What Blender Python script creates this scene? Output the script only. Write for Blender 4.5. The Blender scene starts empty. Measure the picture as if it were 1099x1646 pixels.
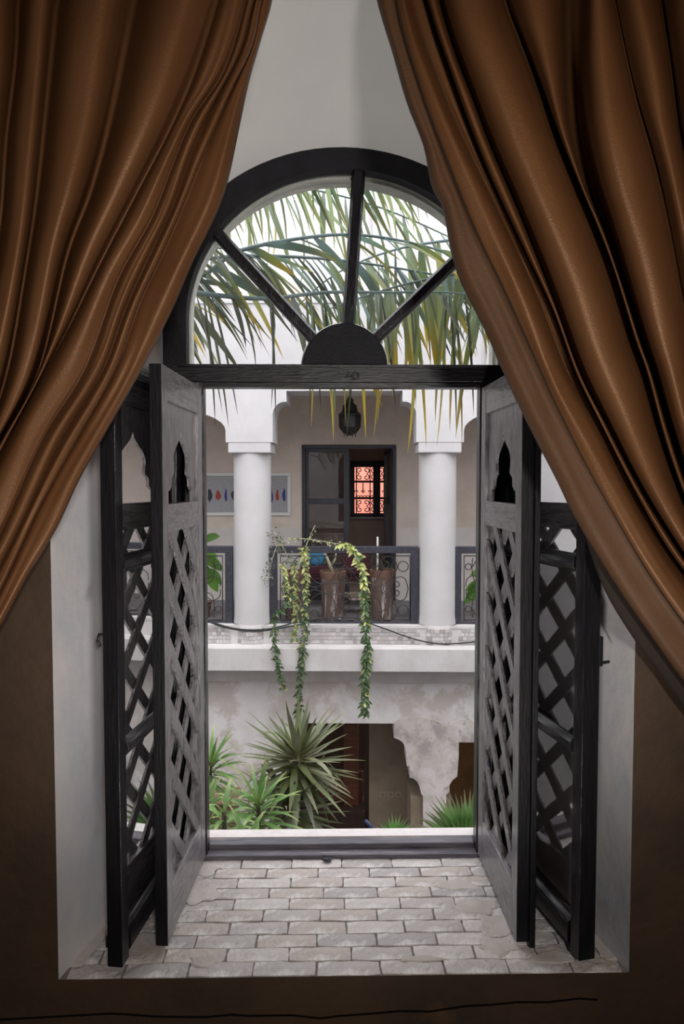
import bpy, bmesh, math, random
from mathutils import Vector, Matrix, noise
random.seed(7)
SC = bpy.context.scene
COL = SC.collection
R = math.radians

# ---------------------------------------------------------------- camera
FPX, PCX, PCY = 1097.0, 549.5, 823.0
CAM = Vector((0, 0, 1.153))
pit, yaw = R(2.5), R(1.0)
FW = Vector((math.sin(yaw)*math.cos(pit), math.cos(yaw)*math.cos(pit), -math.sin(pit)))
RT = Vector((math.cos(yaw), -math.sin(yaw), 0))
UP = RT.cross(FW)
cd = bpy.data.cameras.new('camera'); cam = bpy.data.objects.new('camera', cd); COL.objects.link(cam)
cam.matrix_world = Matrix((( RT.x, UP.x, -FW.x, CAM.x), (RT.y, UP.y, -FW.y, CAM.y), (RT.z, UP.z, -FW.z, CAM.z), (0, 0, 0, 1)))
cd.sensor_fit = 'VERTICAL'; cd.sensor_height = 36.0; cd.lens = FPX/1646*36.0
cd.clip_start = 0.02; cd.clip_end = 200
SC.camera = cam

def ray(px, py): return FW + RT*((px-PCX)/FPX) - UP*((py-PCY)/FPX)
def at(px, py, Y):                       # point of the world plane y = Y seen at a pixel
    d = ray(px, py); return CAM + d*((Y-CAM.y)/d.y)

# ---------------------------------------------------------------- world, lights, exposure
w = bpy.data.worlds.new('overcast_sky'); SC.world = w; w.use_nodes = True
nt = w.node_tree; bg = nt.nodes['Background']
tc = nt.nodes.new('ShaderNodeTexCoord'); sx = nt.nodes.new('ShaderNodeSeparateXYZ'); cr = nt.nodes.new('ShaderNodeValToRGB')
nt.links.new(tc.outputs['Generated'], sx.inputs[0]); nt.links.new(sx.outputs['Z'], cr.inputs[0]); nt.links.new(cr.outputs[0], bg.inputs[0])
cr.color_ramp.elements[0].position = 0.0; cr.color_ramp.elements[0].color = (.72, .74, .79, 1)
cr.color_ramp.elements[1].position = 0.95; cr.color_ramp.elements[1].color = (1, .99, 1.0, 1)
bg.inputs[1].default_value = 3.3
sun = bpy.data.lights.new('hazy_sun', 'SUN'); sun.energy = .9; sun.angle = R(35); sun.color = (1, .985, .97)
so = bpy.data.objects.new('hazy_sun', sun); COL.objects.link(so)
so.rotation_euler = Vector((-.12, .55, -1)).to_track_quat('-Z', 'Y').to_euler()
def area(name, loc, tgt, size, e, col):
    l = bpy.data.lights.new(name, 'AREA'); l.energy = e; l.size = size; l.color = col
    o = bpy.data.objects.new(name, l); COL.objects.link(o); o.location = loc
    o.rotation_euler = (Vector(tgt)-Vector(loc)).to_track_quat('-Z', 'Y').to_euler(); return o
area('warm_fill', (1.2, -.2, 2.6), (.8, 1.4, 1.2), .5, 3.4, (1, .60, .30))  # added warm fill towards the right curtain, its source is unseen
sl_ = bpy.data.lights.new('window_fill', 'SPOT'); sl_.energy = 112; sl_.spot_size = R(72); sl_.spot_blend = .7; sl_.shadow_soft_size = .12; sl_.color = (1, .95, .9)  # added fill to brighten vault, sill and shutters, no real fitting
so2 = bpy.data.objects.new('window_fill', sl_); COL.objects.link(so2); so2.location = (.36, -.9, 1.5)
so2.rotation_euler = (Vector((-.02, 1.9, .95))-so2.location).to_track_quat('-Z', 'Y').to_euler()
ul = bpy.data.lights.new('low_fill', 'SPOT'); ul.energy = 80; ul.spot_size = R(84); ul.spot_blend = .9; ul.shadow_soft_size = .10; ul.color = (1, .95, .91)  # added fill from below the sill for vault and jambs, unseen source
uo = bpy.data.objects.new('low_fill', ul); COL.objects.link(uo); uo.location = (.10, .42, -.18)
uo.rotation_euler = (Vector((-.02, 1.9, 1.62))-uo.location).to_track_quat('-Z', 'Y').to_euler()
vs = SC.view_settings
vs.view_transform = 'Standard'; vs.look = 'None'; vs.gamma = 1; vs.use_curve_mapping = False; vs.exposure = 0.0
SC.cycles.max_bounces = 8; SC.cycles.diffuse_bounces = 5; SC.cycles.glossy_bounces = 4; SC.cycles.transparent_max_bounces = 24
SC.cycles.sample_clamp_indirect = 6; SC.cycles.use_denoising = True

# ---------------------------------------------------------------- materials
MATS = {}
def mat(name, c1, c2=None, rough=.7, scale=6, bump=0.0, bscale=40, stretch=(1, 1, 1), c3=None, spec=.5, pos=(.38, .64), detail=6,
        sheen=0, blotch=None, tint=None, coat=0):
    if name in MATS: return MATS[name]
    m = bpy.data.materials.new(name); m.use_nodes = True; n = m.node_tree; b = n.nodes['Principled BSDF']
    b.inputs['Roughness'].default_value = rough; b.inputs['Specular IOR Level'].default_value = spec
    if sheen: b.inputs['Sheen Weight'].default_value = sheen; b.inputs['Sheen Roughness'].default_value = .4
    if coat: b.inputs['Coat Weight'].default_value = coat; b.inputs['Coat Roughness'].default_value = .15
    if tint: b.inputs['Specular Tint'].default_value = (*tint, 1)
    col = (*c1, 1)
    b.inputs['Base Color'].default_value = col
    t = n.nodes.new('ShaderNodeTexCoord'); mp = n.nodes.new('ShaderNodeMapping'); mp.inputs['Scale'].default_value = stretch
    n.links.new(t.outputs['Object'], mp.inputs[0])
    if c2:
        nz = n.nodes.new('ShaderNodeTexNoise'); nz.inputs['Scale'].default_value = scale; nz.inputs['Detail'].default_value = detail
        nz.inputs['Roughness'].default_value = .62
        n.links.new(mp.outputs[0], nz.inputs['Vector'])
        r = n.nodes.new('ShaderNodeValToRGB'); e = r.color_ramp.elements
        e[0].position = pos[0]; e[0].color = col; e[1].position = pos[1]; e[1].color = (*c2, 1)
        if c3: k = e.new(pos[1]+.08); k.color = (*c3, 1)
        n.links.new(nz.outputs['Fac'], r.inputs[0]); src = r.outputs[0]
        if blotch:                                       # (colour, scale, low, high): larger patches of wear on top
            n2 = n.nodes.new('ShaderNodeTexNoise'); n2.inputs['Scale'].default_value = blotch[1]; n2.inputs['Detail'].default_value = 8
            n2.inputs['Roughness'].default_value = .7
            n.links.new(mp.outputs[0], n2.inputs['Vector'])
            r2 = n.nodes.new('ShaderNodeValToRGB'); r2.color_ramp.elements[0].position = blotch[2]; r2.color_ramp.elements[1].position = blotch[3]
            n.links.new(n2.outputs['Fac'], r2.inputs[0])
            mx = n.nodes.new('ShaderNodeMix'); mx.data_type = 'RGBA'
            n.links.new(r2.outputs[0], mx.inputs[0]); n.links.new(src, mx.inputs[6]); mx.inputs[7].default_value = (*blotch[0], 1)
            src = mx.outputs[2]
        n.links.new(src, b.inputs['Base Color'])
    if bump:
        nb = n.nodes.new('ShaderNodeTexNoise'); nb.inputs['Scale'].default_value = bscale; nb.inputs['Detail'].default_value = 5
        n.links.new(mp.outputs[0], nb.inputs['Vector'])
        bp = n.nodes.new('ShaderNodeBump'); bp.inputs['Strength'].default_value = bump; bp.inputs['Distance'].default_value = .01
        n.links.new(nb.outputs['Fac'], bp.inputs['Height']); n.links.new(bp.outputs[0], b.inputs['Normal'])
    MATS[name] = m; return m

def glass(name, ior, dust=.0, tint=(1, 1, 1)):
    m = bpy.data.materials.new(name); m.use_nodes = True; n = m.node_tree; n.nodes.remove(n.nodes['Principled BSDF'])
    out = n.nodes['Material Output']
    tr = n.nodes.new('ShaderNodeBsdfTransparent'); tr.inputs[0].default_value = (*tint, 1)
    gl = n.nodes.new('ShaderNodeBsdfGlossy'); gl.inputs['Roughness'].default_value = .0
    fr = n.nodes.new('ShaderNodeFresnel'); fr.inputs[0].default_value = ior
    mx = n.nodes.new('ShaderNodeMixShader'); n.links.new(fr.outputs[0], mx.inputs[0]); n.links.new(tr.outputs[0], mx.inputs[1]); n.links.new(gl.outputs[0], mx.inputs[2])
    last = mx
    if dust:
        df = n.nodes.new('ShaderNodeBsdfDiffuse'); df.inputs[0].default_value = (.8, .82, .85, 1)
        t = n.nodes.new('ShaderNodeTexCoord'); nz = n.nodes.new('ShaderNodeTexNoise'); nz.inputs['Scale'].default_value = 7; nz.inputs['Detail'].default_value = 6
        r = n.nodes.new('ShaderNodeMapRange'); r.inputs[1].default_value = .35; r.inputs[2].default_value = .75; r.inputs[3].default_value = dust*.25; r.inputs[4].default_value = dust
        n.links.new(t.outputs['Object'], nz.inputs['Vector']); n.links.new(nz.outputs['Fac'], r.inputs[0])
        m2 = n.nodes.new('ShaderNodeMixShader'); n.links.new(r.outputs[0], m2.inputs[0]); n.links.new(mx.outputs[0], m2.inputs[1]); n.links.new(df.outputs[0], m2.inputs[2]); last = m2
    n.links.new(last.outputs[0], out.inputs[0]); return m

def leafmat(name, base, mid, tip, rough=.42, p=(.0, .55, .95), backlight=.3):
    m = bpy.data.materials.new(name); m.use_nodes = True; n = m.node_tree; b = n.nodes['Principled BSDF']
    uv = n.nodes.new('ShaderNodeUVMap'); s = n.nodes.new('ShaderNodeSeparateXYZ'); r = n.nodes.new('ShaderNodeValToRGB')
    n.links.new(uv.outputs[0], s.inputs[0]); n.links.new(s.outputs['Y'], r.inputs[0])
    e = r.color_ramp.elements; e[0].position = p[0]; e[0].color = (*base, 1); e[1].position = p[2]; e[1].color = (*tip, 1)
    k = e.new(p[1]); k.color = (*mid, 1)
    oi = n.nodes.new('ShaderNodeObjectInfo'); hs = n.nodes.new('ShaderNodeHueSaturation')
    mr = n.nodes.new('ShaderNodeMapRange'); mr.inputs[3].default_value = .65; mr.inputs[4].default_value = 1.35
    n.links.new(oi.outputs['Random'], mr.inputs[0]); n.links.new(mr.outputs[0], hs.inputs['Value']); n.links.new(r.outputs[0], hs.inputs['Color'])
    n.links.new(hs.outputs[0], b.inputs['Base Color']); b.inputs['Roughness'].default_value = rough
    tl = n.nodes.new('ShaderNodeBsdfTranslucent'); n.links.new(hs.outputs[0], tl.inputs[0])
    mx = n.nodes.new('ShaderNodeMixShader'); mx.inputs[0].default_value = backlight
    n.links.new(b.outputs[0], mx.inputs[1]); n.links.new(tl.outputs[0], mx.inputs[2]); n.links.new(mx.outputs[0], n.nodes['Material Output'].inputs[0])
    return m

WOOD = mat('worn_black_paint', (.007, .006, .009), (.015, .013, .015), rough=.30, scale=9, bump=.35, bscale=30, stretch=(6, 6, .7), c3=(.16, .12, .10), pos=(.45, .66), coat=.25)
WOODH = mat('worn_black_paint_cross_grain', (.006, .005, .008), (.012, .010, .012), rough=.34, scale=9, bump=.35, bscale=30, stretch=(.7, 6, 6), c3=(.16, .12, .10), pos=(.45, .66), coat=.25)
SHUT = mat('worn_shutter_paint_gloss', (.11, .098, .108), (.25, .23, .245), rough=.40, scale=15, bump=.5, bscale=26, stretch=(5, 5, .8), c3=(.03, .025, .03), pos=(.40, .57), detail=10, spec=.8, coat=.35)  # worn black paint, its daylight gloss put into the grey base colour
SHUTH = mat('worn_shutter_paint_gloss_cross_grain', (.11, .098, .108), (.25, .23, .245), rough=.40, scale=15, bump=.5, bscale=26, stretch=(.8, 5, 5), c3=(.03, .025, .03), pos=(.40, .57), detail=10, spec=.8, coat=.35)  # same grey with the gloss in its colour, grain turned
EDGE = mat('shaded_edge_paint', (.004, .004, .005), (.007, .006, .008), rough=.55, scale=10, stretch=(5, 5, .8), spec=.25, bump=.2, bscale=30)  # darker copy of the black paint: shade of room-facing edges put into it
FRAME = mat('black_frame_paint', (.006, .006, .009), (.010, .009, .013), rough=.6, scale=14, bump=.25, bscale=160, spec=.3)
THRESH = mat('worn_threshold_wood', (.05, .045, .07), (.16, .145, .17), rough=.5, scale=8, bump=.4, bscale=30, stretch=(.6, 5, 5), c3=(.34, .28, .25), pos=(.35, .62))
REV = mat('aged_white_plaster', (.62, .585, .575), (.50, .50, .535), rough=.8, scale=3.2, bump=.25, bscale=22, c3=(.46, .42, .41), pos=(.40, .62))
VAULT = mat('white_vault_plaster', (.72, .71, .69), (.66, .65, .635), rough=.8, scale=2.5, bump=.12, bscale=14)
RING = mat('chipped_pale_putty', (.64, .65, .58), (.50, .51, .46), rough=.75, scale=12, bump=.7, bscale=60, c3=(.06, .055, .05), pos=(.42, .66))
ROOM = mat('brown_polished_plaster', (.062, .034, .017), (.038, .022, .013), rough=.62, scale=3.5, bump=.25, bscale=30, c3=(.085, .046, .021))
WHITE = mat('white_render', (.55, .535, .545), (.50, .485, .49), rough=.85, scale=2.2, bump=.25, bscale=18)
WALLLOW = mat('stained_render', (.74, .715, .72), (.64, .61, .60), rough=.88, scale=1.7, bump=.3, bscale=16, c3=(.54, .49, .47), pos=(.42, .60), blotch=((.56, .51, .48), 1.1, .50, .56))
PILL = mat('damp_stained_pillar_render', (.68, .64, .63), (.55, .50, .47), rough=.9, scale=3.4, bump=.5, bscale=20, c3=(.40, .36, .35), pos=(.38, .56), blotch=((.36, .34, .35), 7, .57, .66))
LEDGE = mat('ledge_render', (.62, .595, .60), (.52, .49, .48), rough=.85, scale=3, bump=.3, bscale=20, stretch=(1, 1, .5))
GALL = mat('beige_gallery_plaster', (.70, .60, .52), (.60, .51, .43), rough=.8, scale=2.5, bump=.15, bscale=20)
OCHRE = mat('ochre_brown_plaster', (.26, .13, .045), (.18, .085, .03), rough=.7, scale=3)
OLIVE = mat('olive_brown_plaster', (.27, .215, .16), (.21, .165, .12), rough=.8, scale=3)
DARKROOM = mat('dark_room_plaster', (.60, .47, .41), (.52, .40, .34), rough=.9, scale=3)
PINK = mat('salmon_pink_render', (.95, .42, .32), (.9, .37, .28), rough=.9, scale=3)
PAINT = mat('charcoal_door_paint', (.028, .028, .036), (.04, .04, .05), rough=.45, scale=10)
RAILM = mat('worn_charcoal_iron', (.028, .028, .04), (.05, .05, .066), rough=.5, scale=25, c3=(.16, .15, .16), pos=(.45, .68), bump=.2)
IRON = mat('wrought_iron', (.03, .025, .025), rough=.5)
BLACKM = mat('black_ironmongery', (.008, .008, .009), rough=.4)
CABLE = mat('black_rubber_cable', (.018, .017, .02), rough=.5)
TERRA = mat('whitewashed_terracotta', (.135, .088, .072), (.11, .075, .065), rough=.85, scale=8, stretch=(3, 3, .3), c3=(.46, .41, .40), pos=(.42, .55), bump=.4)
TERRR = mat('terracotta_rim', (.20, .11, .08), (.16, .09, .065), rough=.8, scale=6)
BRICKM = [mat('bejmat_brick_%s' % nm, a, b_, rough=.52, scale=16, bump=.7, bscale=45, c3=c, pos=(.36, .58), blotch=((.70, .67, .66), 8, .50, .60)) for nm, a, b_, c in (
    ('grey', (.52, .485, .475), (.42, .385, .38), (.62, .58, .565)), ('rosy', (.55, .485, .455), (.44, .385, .365), (.62, .56, .53)),
    ('violet', (.46, .425, .425), (.37, .345, .345), (.56, .525, .52)), ('pale', (.62, .58, .57), (.52, .485, .475), (.70, .66, .645)))]
MORTAR = mat('sill_mortar', (.22, .195, .18), (.13, .11, .10), rough=.9, scale=20, bump=.6, bscale=60, c3=(.26, .235, .225))
SMEAR = mat('smeared_lime_mortar', (.54, .495, .47), (.42, .37, .345), rough=.6, scale=7, bump=.5, bscale=30, c3=(.38, .34, .32))
STONE = mat('pale_outer_sill', (.74, .70, .70), (.66, .61, .60), rough=.8, scale=20, bump=.4, bscale=40, c3=(.12, .09, .08), pos=(.45, .70))
CURT = mat('brown_satin_curtain', (.116, .051, .021), (.102, .044, .018), rough=.42, scale=5, spec=.5, bump=.10, bscale=260, tint=(1, .62, .40))
CURTH = mat('brown_curtain_hem', (.105, .052, .026), (.09, .044, .021), rough=.55, scale=6, spec=.2, bump=.15, bscale=240)
LINING = mat('dark_curtain_lining', (.018, .010, .006), rough=.9)
GLASS = glass('sash_glass', 2.5)
FGLASS = glass('dusty_fanlight_glass', 1.5, dust=.13)
DGLASS = glass('door_glass', 2.1)
PICP = mat('grey_picture_paper', (.36, .36, .37), (.32, .32, .33), rough=.5, scale=30)
PICF = mat('white_picture_frame', (.72, .71, .69), rough=.5)
BLUE = mat('blue_print', (.02, .035, .22), rough=.6); REDP = mat('red_print', (.35, .04, .03), rough=.6); INKP = mat('dark_ink_print', (.03, .03, .05), rough=.6)
TEAL = mat('blue_cushion_cloth', (.05, .22, .36), (.04, .17, .30), rough=.8)
MAROON = mat('maroon_chair_cloth', (.045, .005, .012), rough=.8)
REDWOOD = mat('reddish_brown_wood', (.14, .045, .02), (.09, .028, .012), rough=.5, scale=5, stretch=(.8, 4, 4), c3=(.20, .075, .03))
DARKWOOD = mat('dark_carved_wood', (.045, .024, .018), (.03, .016, .012), rough=.6, scale=20)
LANT = mat('pierced_dark_metal', (.018, .015, .014), (.05, .042, .036), rough=.45, scale=60, c3=(.3, .27, .22), pos=(.5, .66))
SOCK = mat('beige_plastic', (.34, .28, .215), rough=.5)
BARK = mat('palm_bark', (.10, .075, .055), (.055, .04, .03), rough=.95, scale=8, bump=.8, bscale=20)
STEMM = mat('pale_woody_stem', (.40, .38, .26), rough=.8)
MOSA = [mat('mosaic_%d' % i, c, rough=.6) for i, c in enumerate([(.50, .47, .47), (.42, .39, .39), (.36, .33, .335), (.56, .53, .53), (.45, .41, .40)])]
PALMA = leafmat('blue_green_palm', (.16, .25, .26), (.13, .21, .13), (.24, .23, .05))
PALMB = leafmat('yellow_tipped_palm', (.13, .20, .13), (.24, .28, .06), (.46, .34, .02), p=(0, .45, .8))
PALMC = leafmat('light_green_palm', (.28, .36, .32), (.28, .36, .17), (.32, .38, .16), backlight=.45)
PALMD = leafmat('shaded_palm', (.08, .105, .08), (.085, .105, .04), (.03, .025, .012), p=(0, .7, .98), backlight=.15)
YUC = leafmat('yucca_green', (.22, .25, .08), (.12, .155, .07), (.10, .11, .04), rough=.35, backlight=.12)
YUCG = leafmat('yucca_grey_green', (.30, .29, .15), (.22, .24, .16), (.16, .15, .08), rough=.35, backlight=.1)
DRAC = leafmat('bright_lance_leaf', (.16, .25, .06), (.12, .25, .07), (.36, .42, .16), backlight=.3)
FANM = leafmat('bright_fan_palm', (.30, .55, .07), (.17, .38, .10), (.28, .30, .17), backlight=.35)
BANA = leafmat('broad_leaf_green', (.09, .22, .03), (.13, .30, .05), (.16, .33, .07), backlight=.4)
VINE = leafmat('vine_green', (.06, .10, .04), (.07, .12, .05), (.10, .16, .07), backlight=.2)
VINEY = leafmat('vine_yellow_green', (.36, .41, .10), (.44, .47, .17), (.55, .54, .30), backlight=.25)
VINEP = leafmat('dusty_small_leaf', (.14, .16, .11), (.15, .17, .12), (.2, .2, .16), backlight=.15)

# ---------------------------------------------------------------- mesh helpers
class MB:
    def __init__(s): s.v = []; s.f = []; s.uv = []; s.mi = []
    def add(s, vs_, fs, uvs=None, mi=0):
        o = len(s.v); s.v += [tuple(v) for v in vs_]; s.uv += (uvs if uvs else [(0, 0)]*len(vs_))
        for f in fs: s.f.append([i+o for i in f]); s.mi.append(mi)
        return s
    def box(s, x0, x1, y0, y1, z0, z1, M=None, mi=0):
        vs_ = [Vector((x, y, z)) for z in (z0, z1) for y in (y0, y1) for x in (x0, x1)]
        if M: vs_ = [M @ v for v in vs_]
        return s.add(vs_, [(0, 2, 3, 1), (4, 5, 7, 6), (0, 1, 5, 4), (2, 6, 7, 3), (0, 4, 6, 2), (1, 3, 7, 5)], mi=mi)
    def prism(s, poly, a, b, axis='y', M=None):           # polygon in the other two axes, extruded a..b
        n = len(poly)
        def P(p, t):
            q = Vector((p[0], t, p[1])) if axis == 'y' else (Vector((t, p[0], p[1])) if axis == 'x' else Vector((p[0], p[1], t)))
            return M @ q if M else q
        vs_ = [P(p, a) for p in poly]+[P(p, b) for p in poly]
        fs = [tuple(range(n)), tuple(range(2*n-1, n-1, -1))]+[(i, i+n, (i+1) % n+n, (i+1) % n) for i in range(n)]
        return s.add(vs_, fs)
    def tube(s, pts, r, n=8, closed=False, cap=True):
        pts = [Vector(p) for p in pts]; m = len(pts); rr = r if hasattr(r, '__len__') else [r]*m
        t0 = (pts[1]-pts[0]).normalized(); up = Vector((0, 0, 1)) if abs(t0.z) < .9 else Vector((0, 1, 0))
        vs_ = []; nrm = t0.cross(up).normalized()
        for i in range(m):
            t = (pts[(i+1) % m if closed else min(i+1, m-1)]-pts[(i-1) % m if closed else max(i-1, 0)]).normalized()
            nrm = (nrm-t*nrm.dot(t)).normalized(); b = t.cross(nrm)
            for k in range(n):
                a = 2*math.pi*k/n; vs_.append(pts[i]+(nrm*math.cos(a)+b*math.sin(a))*rr[i])
        fs = []
        for i in range(m if closed else m-1):
            j = (i+1) % m
            for k in range(n): fs.append((i*n+k, i*n+(k+1) % n, j*n+(k+1) % n, j*n+k))
        if cap and not closed: fs += [tuple(range(n-1, -1, -1)), tuple(range((m-1)*n, m*n))]
        return s.add(vs_, fs)
    def lathe(s, prof, c=(0, 0, 0), n=24, ripple=None):
        vs_ = []
        for r, z in prof:
            for k in range(n):
                a = 2*math.pi*k/n; q = r*(1+(ripple[1]*math.cos(ripple[0]*a) if ripple else 0))
                vs_.append((c[0]+q*math.cos(a), c[1]+q*math.sin(a), c[2]+z))
        fs = [(i*n+k, i*n+(k+1) % n, (i+1)*n+(k+1) % n, (i+1)*n+k) for i in range(len(prof)-1) for k in range(n)]
        fs += [tuple(range(n-1, -1, -1)), tuple(range((len(prof)-1)*n, len(prof)*n))]
        return s.add(vs_, fs)
    def blade(s, pts, wid, side, fold=.25, mi=0):           # folded leaf blade: centre line, widths, side direction
        pts = [Vector(p) for p in pts]; m = len(pts); vs_ = []; uv = []; side = Vector(side)
        for i, p in enumerate(pts):
            t = (pts[min(i+1, m-1)]-pts[max(i-1, 0)]).normalized()
            sd = (side-t*side.dot(t)); sd = sd.normalized() if sd.length > 1e-4 else Vector((1, 0, 0)); nn = t.cross(sd)
            h = wid[i]/2; u = i/(m-1)
            vs_ += [p-sd*h+nn*h*fold, p, p+sd*h+nn*h*fold]; uv += [(0, u), (.5, u), (1, u)]
        fs = []
        for i in range(m-1):
            a = 3*i; fs += [(a, a+1, a+4, a+3), (a+1, a+2, a+5, a+4)]
        return s.add(vs_, fs, uv, mi)
    def mesh(s, name, mats, smooth=False):
        me = bpy.data.meshes.new(name); me.from_pydata(s.v, [], s.f)
        for m in (mats if isinstance(mats, (list, tuple)) else [mats]): me.materials.append(m)
        if any(s.mi): me.polygons.foreach_set('material_index', s.mi)
        if any(u != (0, 0) for u in s.uv):
            ul = me.uv_layers.new(name='UVMap'); dat = [0.0]*(2*len(me.loops))
            for i, l in enumerate(me.loops): dat[2*i], dat[2*i+1] = s.uv[l.vertex_index]
            ul.data.foreach_set('uv', dat)
        bm = bmesh.new(); bm.from_mesh(me)
        if not any(u != (0, 0) for u in s.uv): bmesh.ops.recalc_face_normals(bm, faces=bm.faces)
        bm.to_mesh(me); bm.free()
        if smooth: me.polygons.foreach_set('use_smooth', [True]*len(me.polygons))
        me.update(); return me
    def obj(s, name, mats, parent=None, smooth=False, bevel=0, M=None, sub=0):
        o = bpy.data.objects.new(name, s.mesh(name, mats, smooth)); COL.objects.link(o)
        if parent: o.parent = parent
        if M: o.matrix_world = M
        if bevel:
            b = o.modifiers.new('bevel', 'BEVEL'); b.width = bevel; b.segments = 2; b.limit_method = 'ANGLE'; b.angle_limit = R(40)
        return o
def inst(name, me, parent, M):
    o = bpy.data.objects.new(name, me); COL.objects.link(o); o.parent = parent; o.matrix_local = M; return o
def thing(name, label, cat, M=None, group=None):
    o = bpy.data.objects.new(name, None); COL.objects.link(o); o.empty_display_size = .1
    if M: o.matrix_world = M
    o['label'] = label; o['category'] = cat
    if group: o['group'] = group
    return o
def tag(o, label, cat, group=None):
    o['label'] = label; o['category'] = cat
    if group: o['group'] = group
    return o
def struct(o, label, cat):
    o['kind'] = 'structure'; o['label'] = label; o['category'] = cat; return o
T = Matrix.Translation
def smooth_flat(o, ang=35):
    me = o.data; me.polygons.foreach_set('use_smooth', [True]*len(me.polygons))
    m = o.modifiers.new('edges', 'EDGE_SPLIT'); m.split_angle = R(ang); return o

def plate(outer, inner, y, flip=False):                     # flat plate in a y-plane with one hole
    bm = bmesh.new(); es = []
    for loop in (outer, inner):
        vs_ = [bm.verts.new((p[0], y, p[1])) for p in loop]
        es += [bm.edges.new((vs_[i], vs_[(i+1) % len(vs_)])) for i in range(len(vs_))]
    bmesh.ops.triangle_fill(bm, use_beauty=True, use_dissolve=False, edges=es)
    bm.verts.index_update(); out = ([tuple(v.co) for v in bm.verts], [[v.index for v in f.verts] for f in bm.faces]); bm.free(); return out
def outline(cx, a, zs, b, z0, n=40):
    return [(cx-a, z0)]+[(cx-a*math.cos(math.pi*i/n), zs+b*math.sin(math.pi*i/n)) for i in range(n+1)]+[(cx+a, z0)]
def loft(mb, o1, y1, o2, y2, nseg=1, closed=False):
    n = len(o1); vs_ = []
    for k in range(nseg+1):
        t = k/nseg
        vs_ += [(p[0]+(q[0]-p[0])*t, y1+(y2-y1)*t, p[1]+(q[1]-p[1])*t) for p, q in zip(o1, o2)]
    fs = [(k*n+i, k*n+(i+1) % n, (k+1)*n+(i+1) % n, (k+1)*n+i) for k in range(nseg) for i in range(n if closed else n-1)]
    mb.add(vs_, fs)

# ================================================================ ROOM SHELL
Y0, YF, YX = 1.545, 2.05, 2.16          # inner wall face, frame face, outer wall face
CX = .038
oFront = outline(.036, .666, 1.63, .70, 0)
oBack = outline(CX, .538, 1.665, .472, 0)
oHole = outline(CX, .462, 1.66, .405, .0)
rect = [(-2.4, -.45), (-2.4, 2.9), (2.4, 2.9), (2.4, -.45)]
rectX = [(-4.6, -4.15), (-4.6, 3.45), (4.6, 3.45), (4.6, -4.15)]
mb = MB(); mb.add(*plate(rect, oFront, Y0)); wall = mb.obj('wall_front', ROOM)
struct(wall, 'dark brown plaster room wall around the arched window', 'wall')
pts = [at(x, y, Y0-.0012) for x, y in ((0, 1639), (90, 1634), (180, 1629), (225, 1632), (250, 1634), (330, 1635), (372, 1631), (400, 1633), (470, 1632), (515, 1637), (545, 1633), (600, 1629), (645, 1625), (690, 1626), (750, 1617), (790, 1615), (830, 1611), (880, 1611), (930, 1605), (960, 1607))]
mb = MB(); mb.tube(pts, .0022, 5); mb.obj('crack', mat('crack_shadow', (.006, .004, .003), rough=1, spec=0), wall)
mb = MB(); loft(mb, oFront[1:-1], Y0, oBack[1:-1], YF, 4); rv = mb.obj('vault', VAULT, wall, smooth=True)
mb = MB()
for a in (0, -1):
    s_ = 1 if a == 0 else -2
    f0, f1 = (oFront[0], oFront[1]) if a == 0 else (oFront[-1], oFront[-2])
    b0, b1 = (oBack[0], oBack[1]) if a == 0 else (oBack[-1], oBack[-2])
    # hand-trowelled jamb with a slight change of plane along it
    k = .38; m0 = [f0[j]+(b0[j]-f0[j])*k for j in (0, 1)]; m1 = [f1[j]+(b1[j]-f1[j])*k for j in (0, 1)]
    sg = -1 if a == 0 else 1
    m0[0] += sg*.006; m1[0] += sg*.006
    ym = Y0+(YF-Y0)*k
    mb.add([(f0[0], Y0, f0[1]), (m0[0], ym, m0[1]), (b0[0], YF, b0[1]), (b1[0], YF, b1[1]), (m1[0], ym, m1[1]), (f1[0], Y0, f1[1])], [(0, 1, 4, 5), (1, 2, 3, 4)])
mb.obj('window_jamb', REV, wall)
mb = MB(); mb.add(*plate(rectX, oHole, YX)); struct(mb.obj('wall_courtyard_near', WHITE), 'white render outer face of the near wall around the window', 'wall')
# ring of weathered putty / masonry between the frame and the outer face
oR1 = outline(CX, .471, 1.655, .425, .0)
mb = MB(); loft(mb, oR1, 2.085, oHole, YX, 2)
exr = mb.obj('window_reveal', RING, bpy.data.objects['wall_courtyard_near'], smooth=True)
mb = MB()
oR2 = outline(CX, .466, 1.655, .418, 1.5); oR3 = outline(CX, .4585, 1.655, .409, 1.5)
loft(mb, oR2, 2.10, oR3, 2.10); loft(mb, oR3, 2.10, oR3, 2.115)
mb.obj('putty_bead', RING, bpy.data.objects['wall_courtyard_near'], smooth=True)
for nm, bx, m_, lb in (('wall_left', (-2.5, -2.4, -2.6, Y0, -.45, 2.9), ROOM, 'brown plaster wall left of the room'), ('wall_right', (2.4, 2.5, -2.6, Y0, -.45, 2.9), ROOM, 'brown plaster wall right of the room'),
                       ('wall_back', (-2.5, 2.5, -2.7, -2.6, -.45, 2.9), ROOM, 'brown plaster wall behind the viewer'), ('floor', (-2.5, 2.5, -2.7, Y0+.0, -.55, -.45), MORTAR, 'dark room floor below the window'),
                       ('ceiling', (-4.6, 4.6, -2.7, YX-.01, 2.9, 3.0), ROOM, 'brown plaster ceiling of the room')):
    mb = MB(); mb.box(*bx); struct(mb.obj(nm, m_), lb, nm.split('_')[0])

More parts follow.
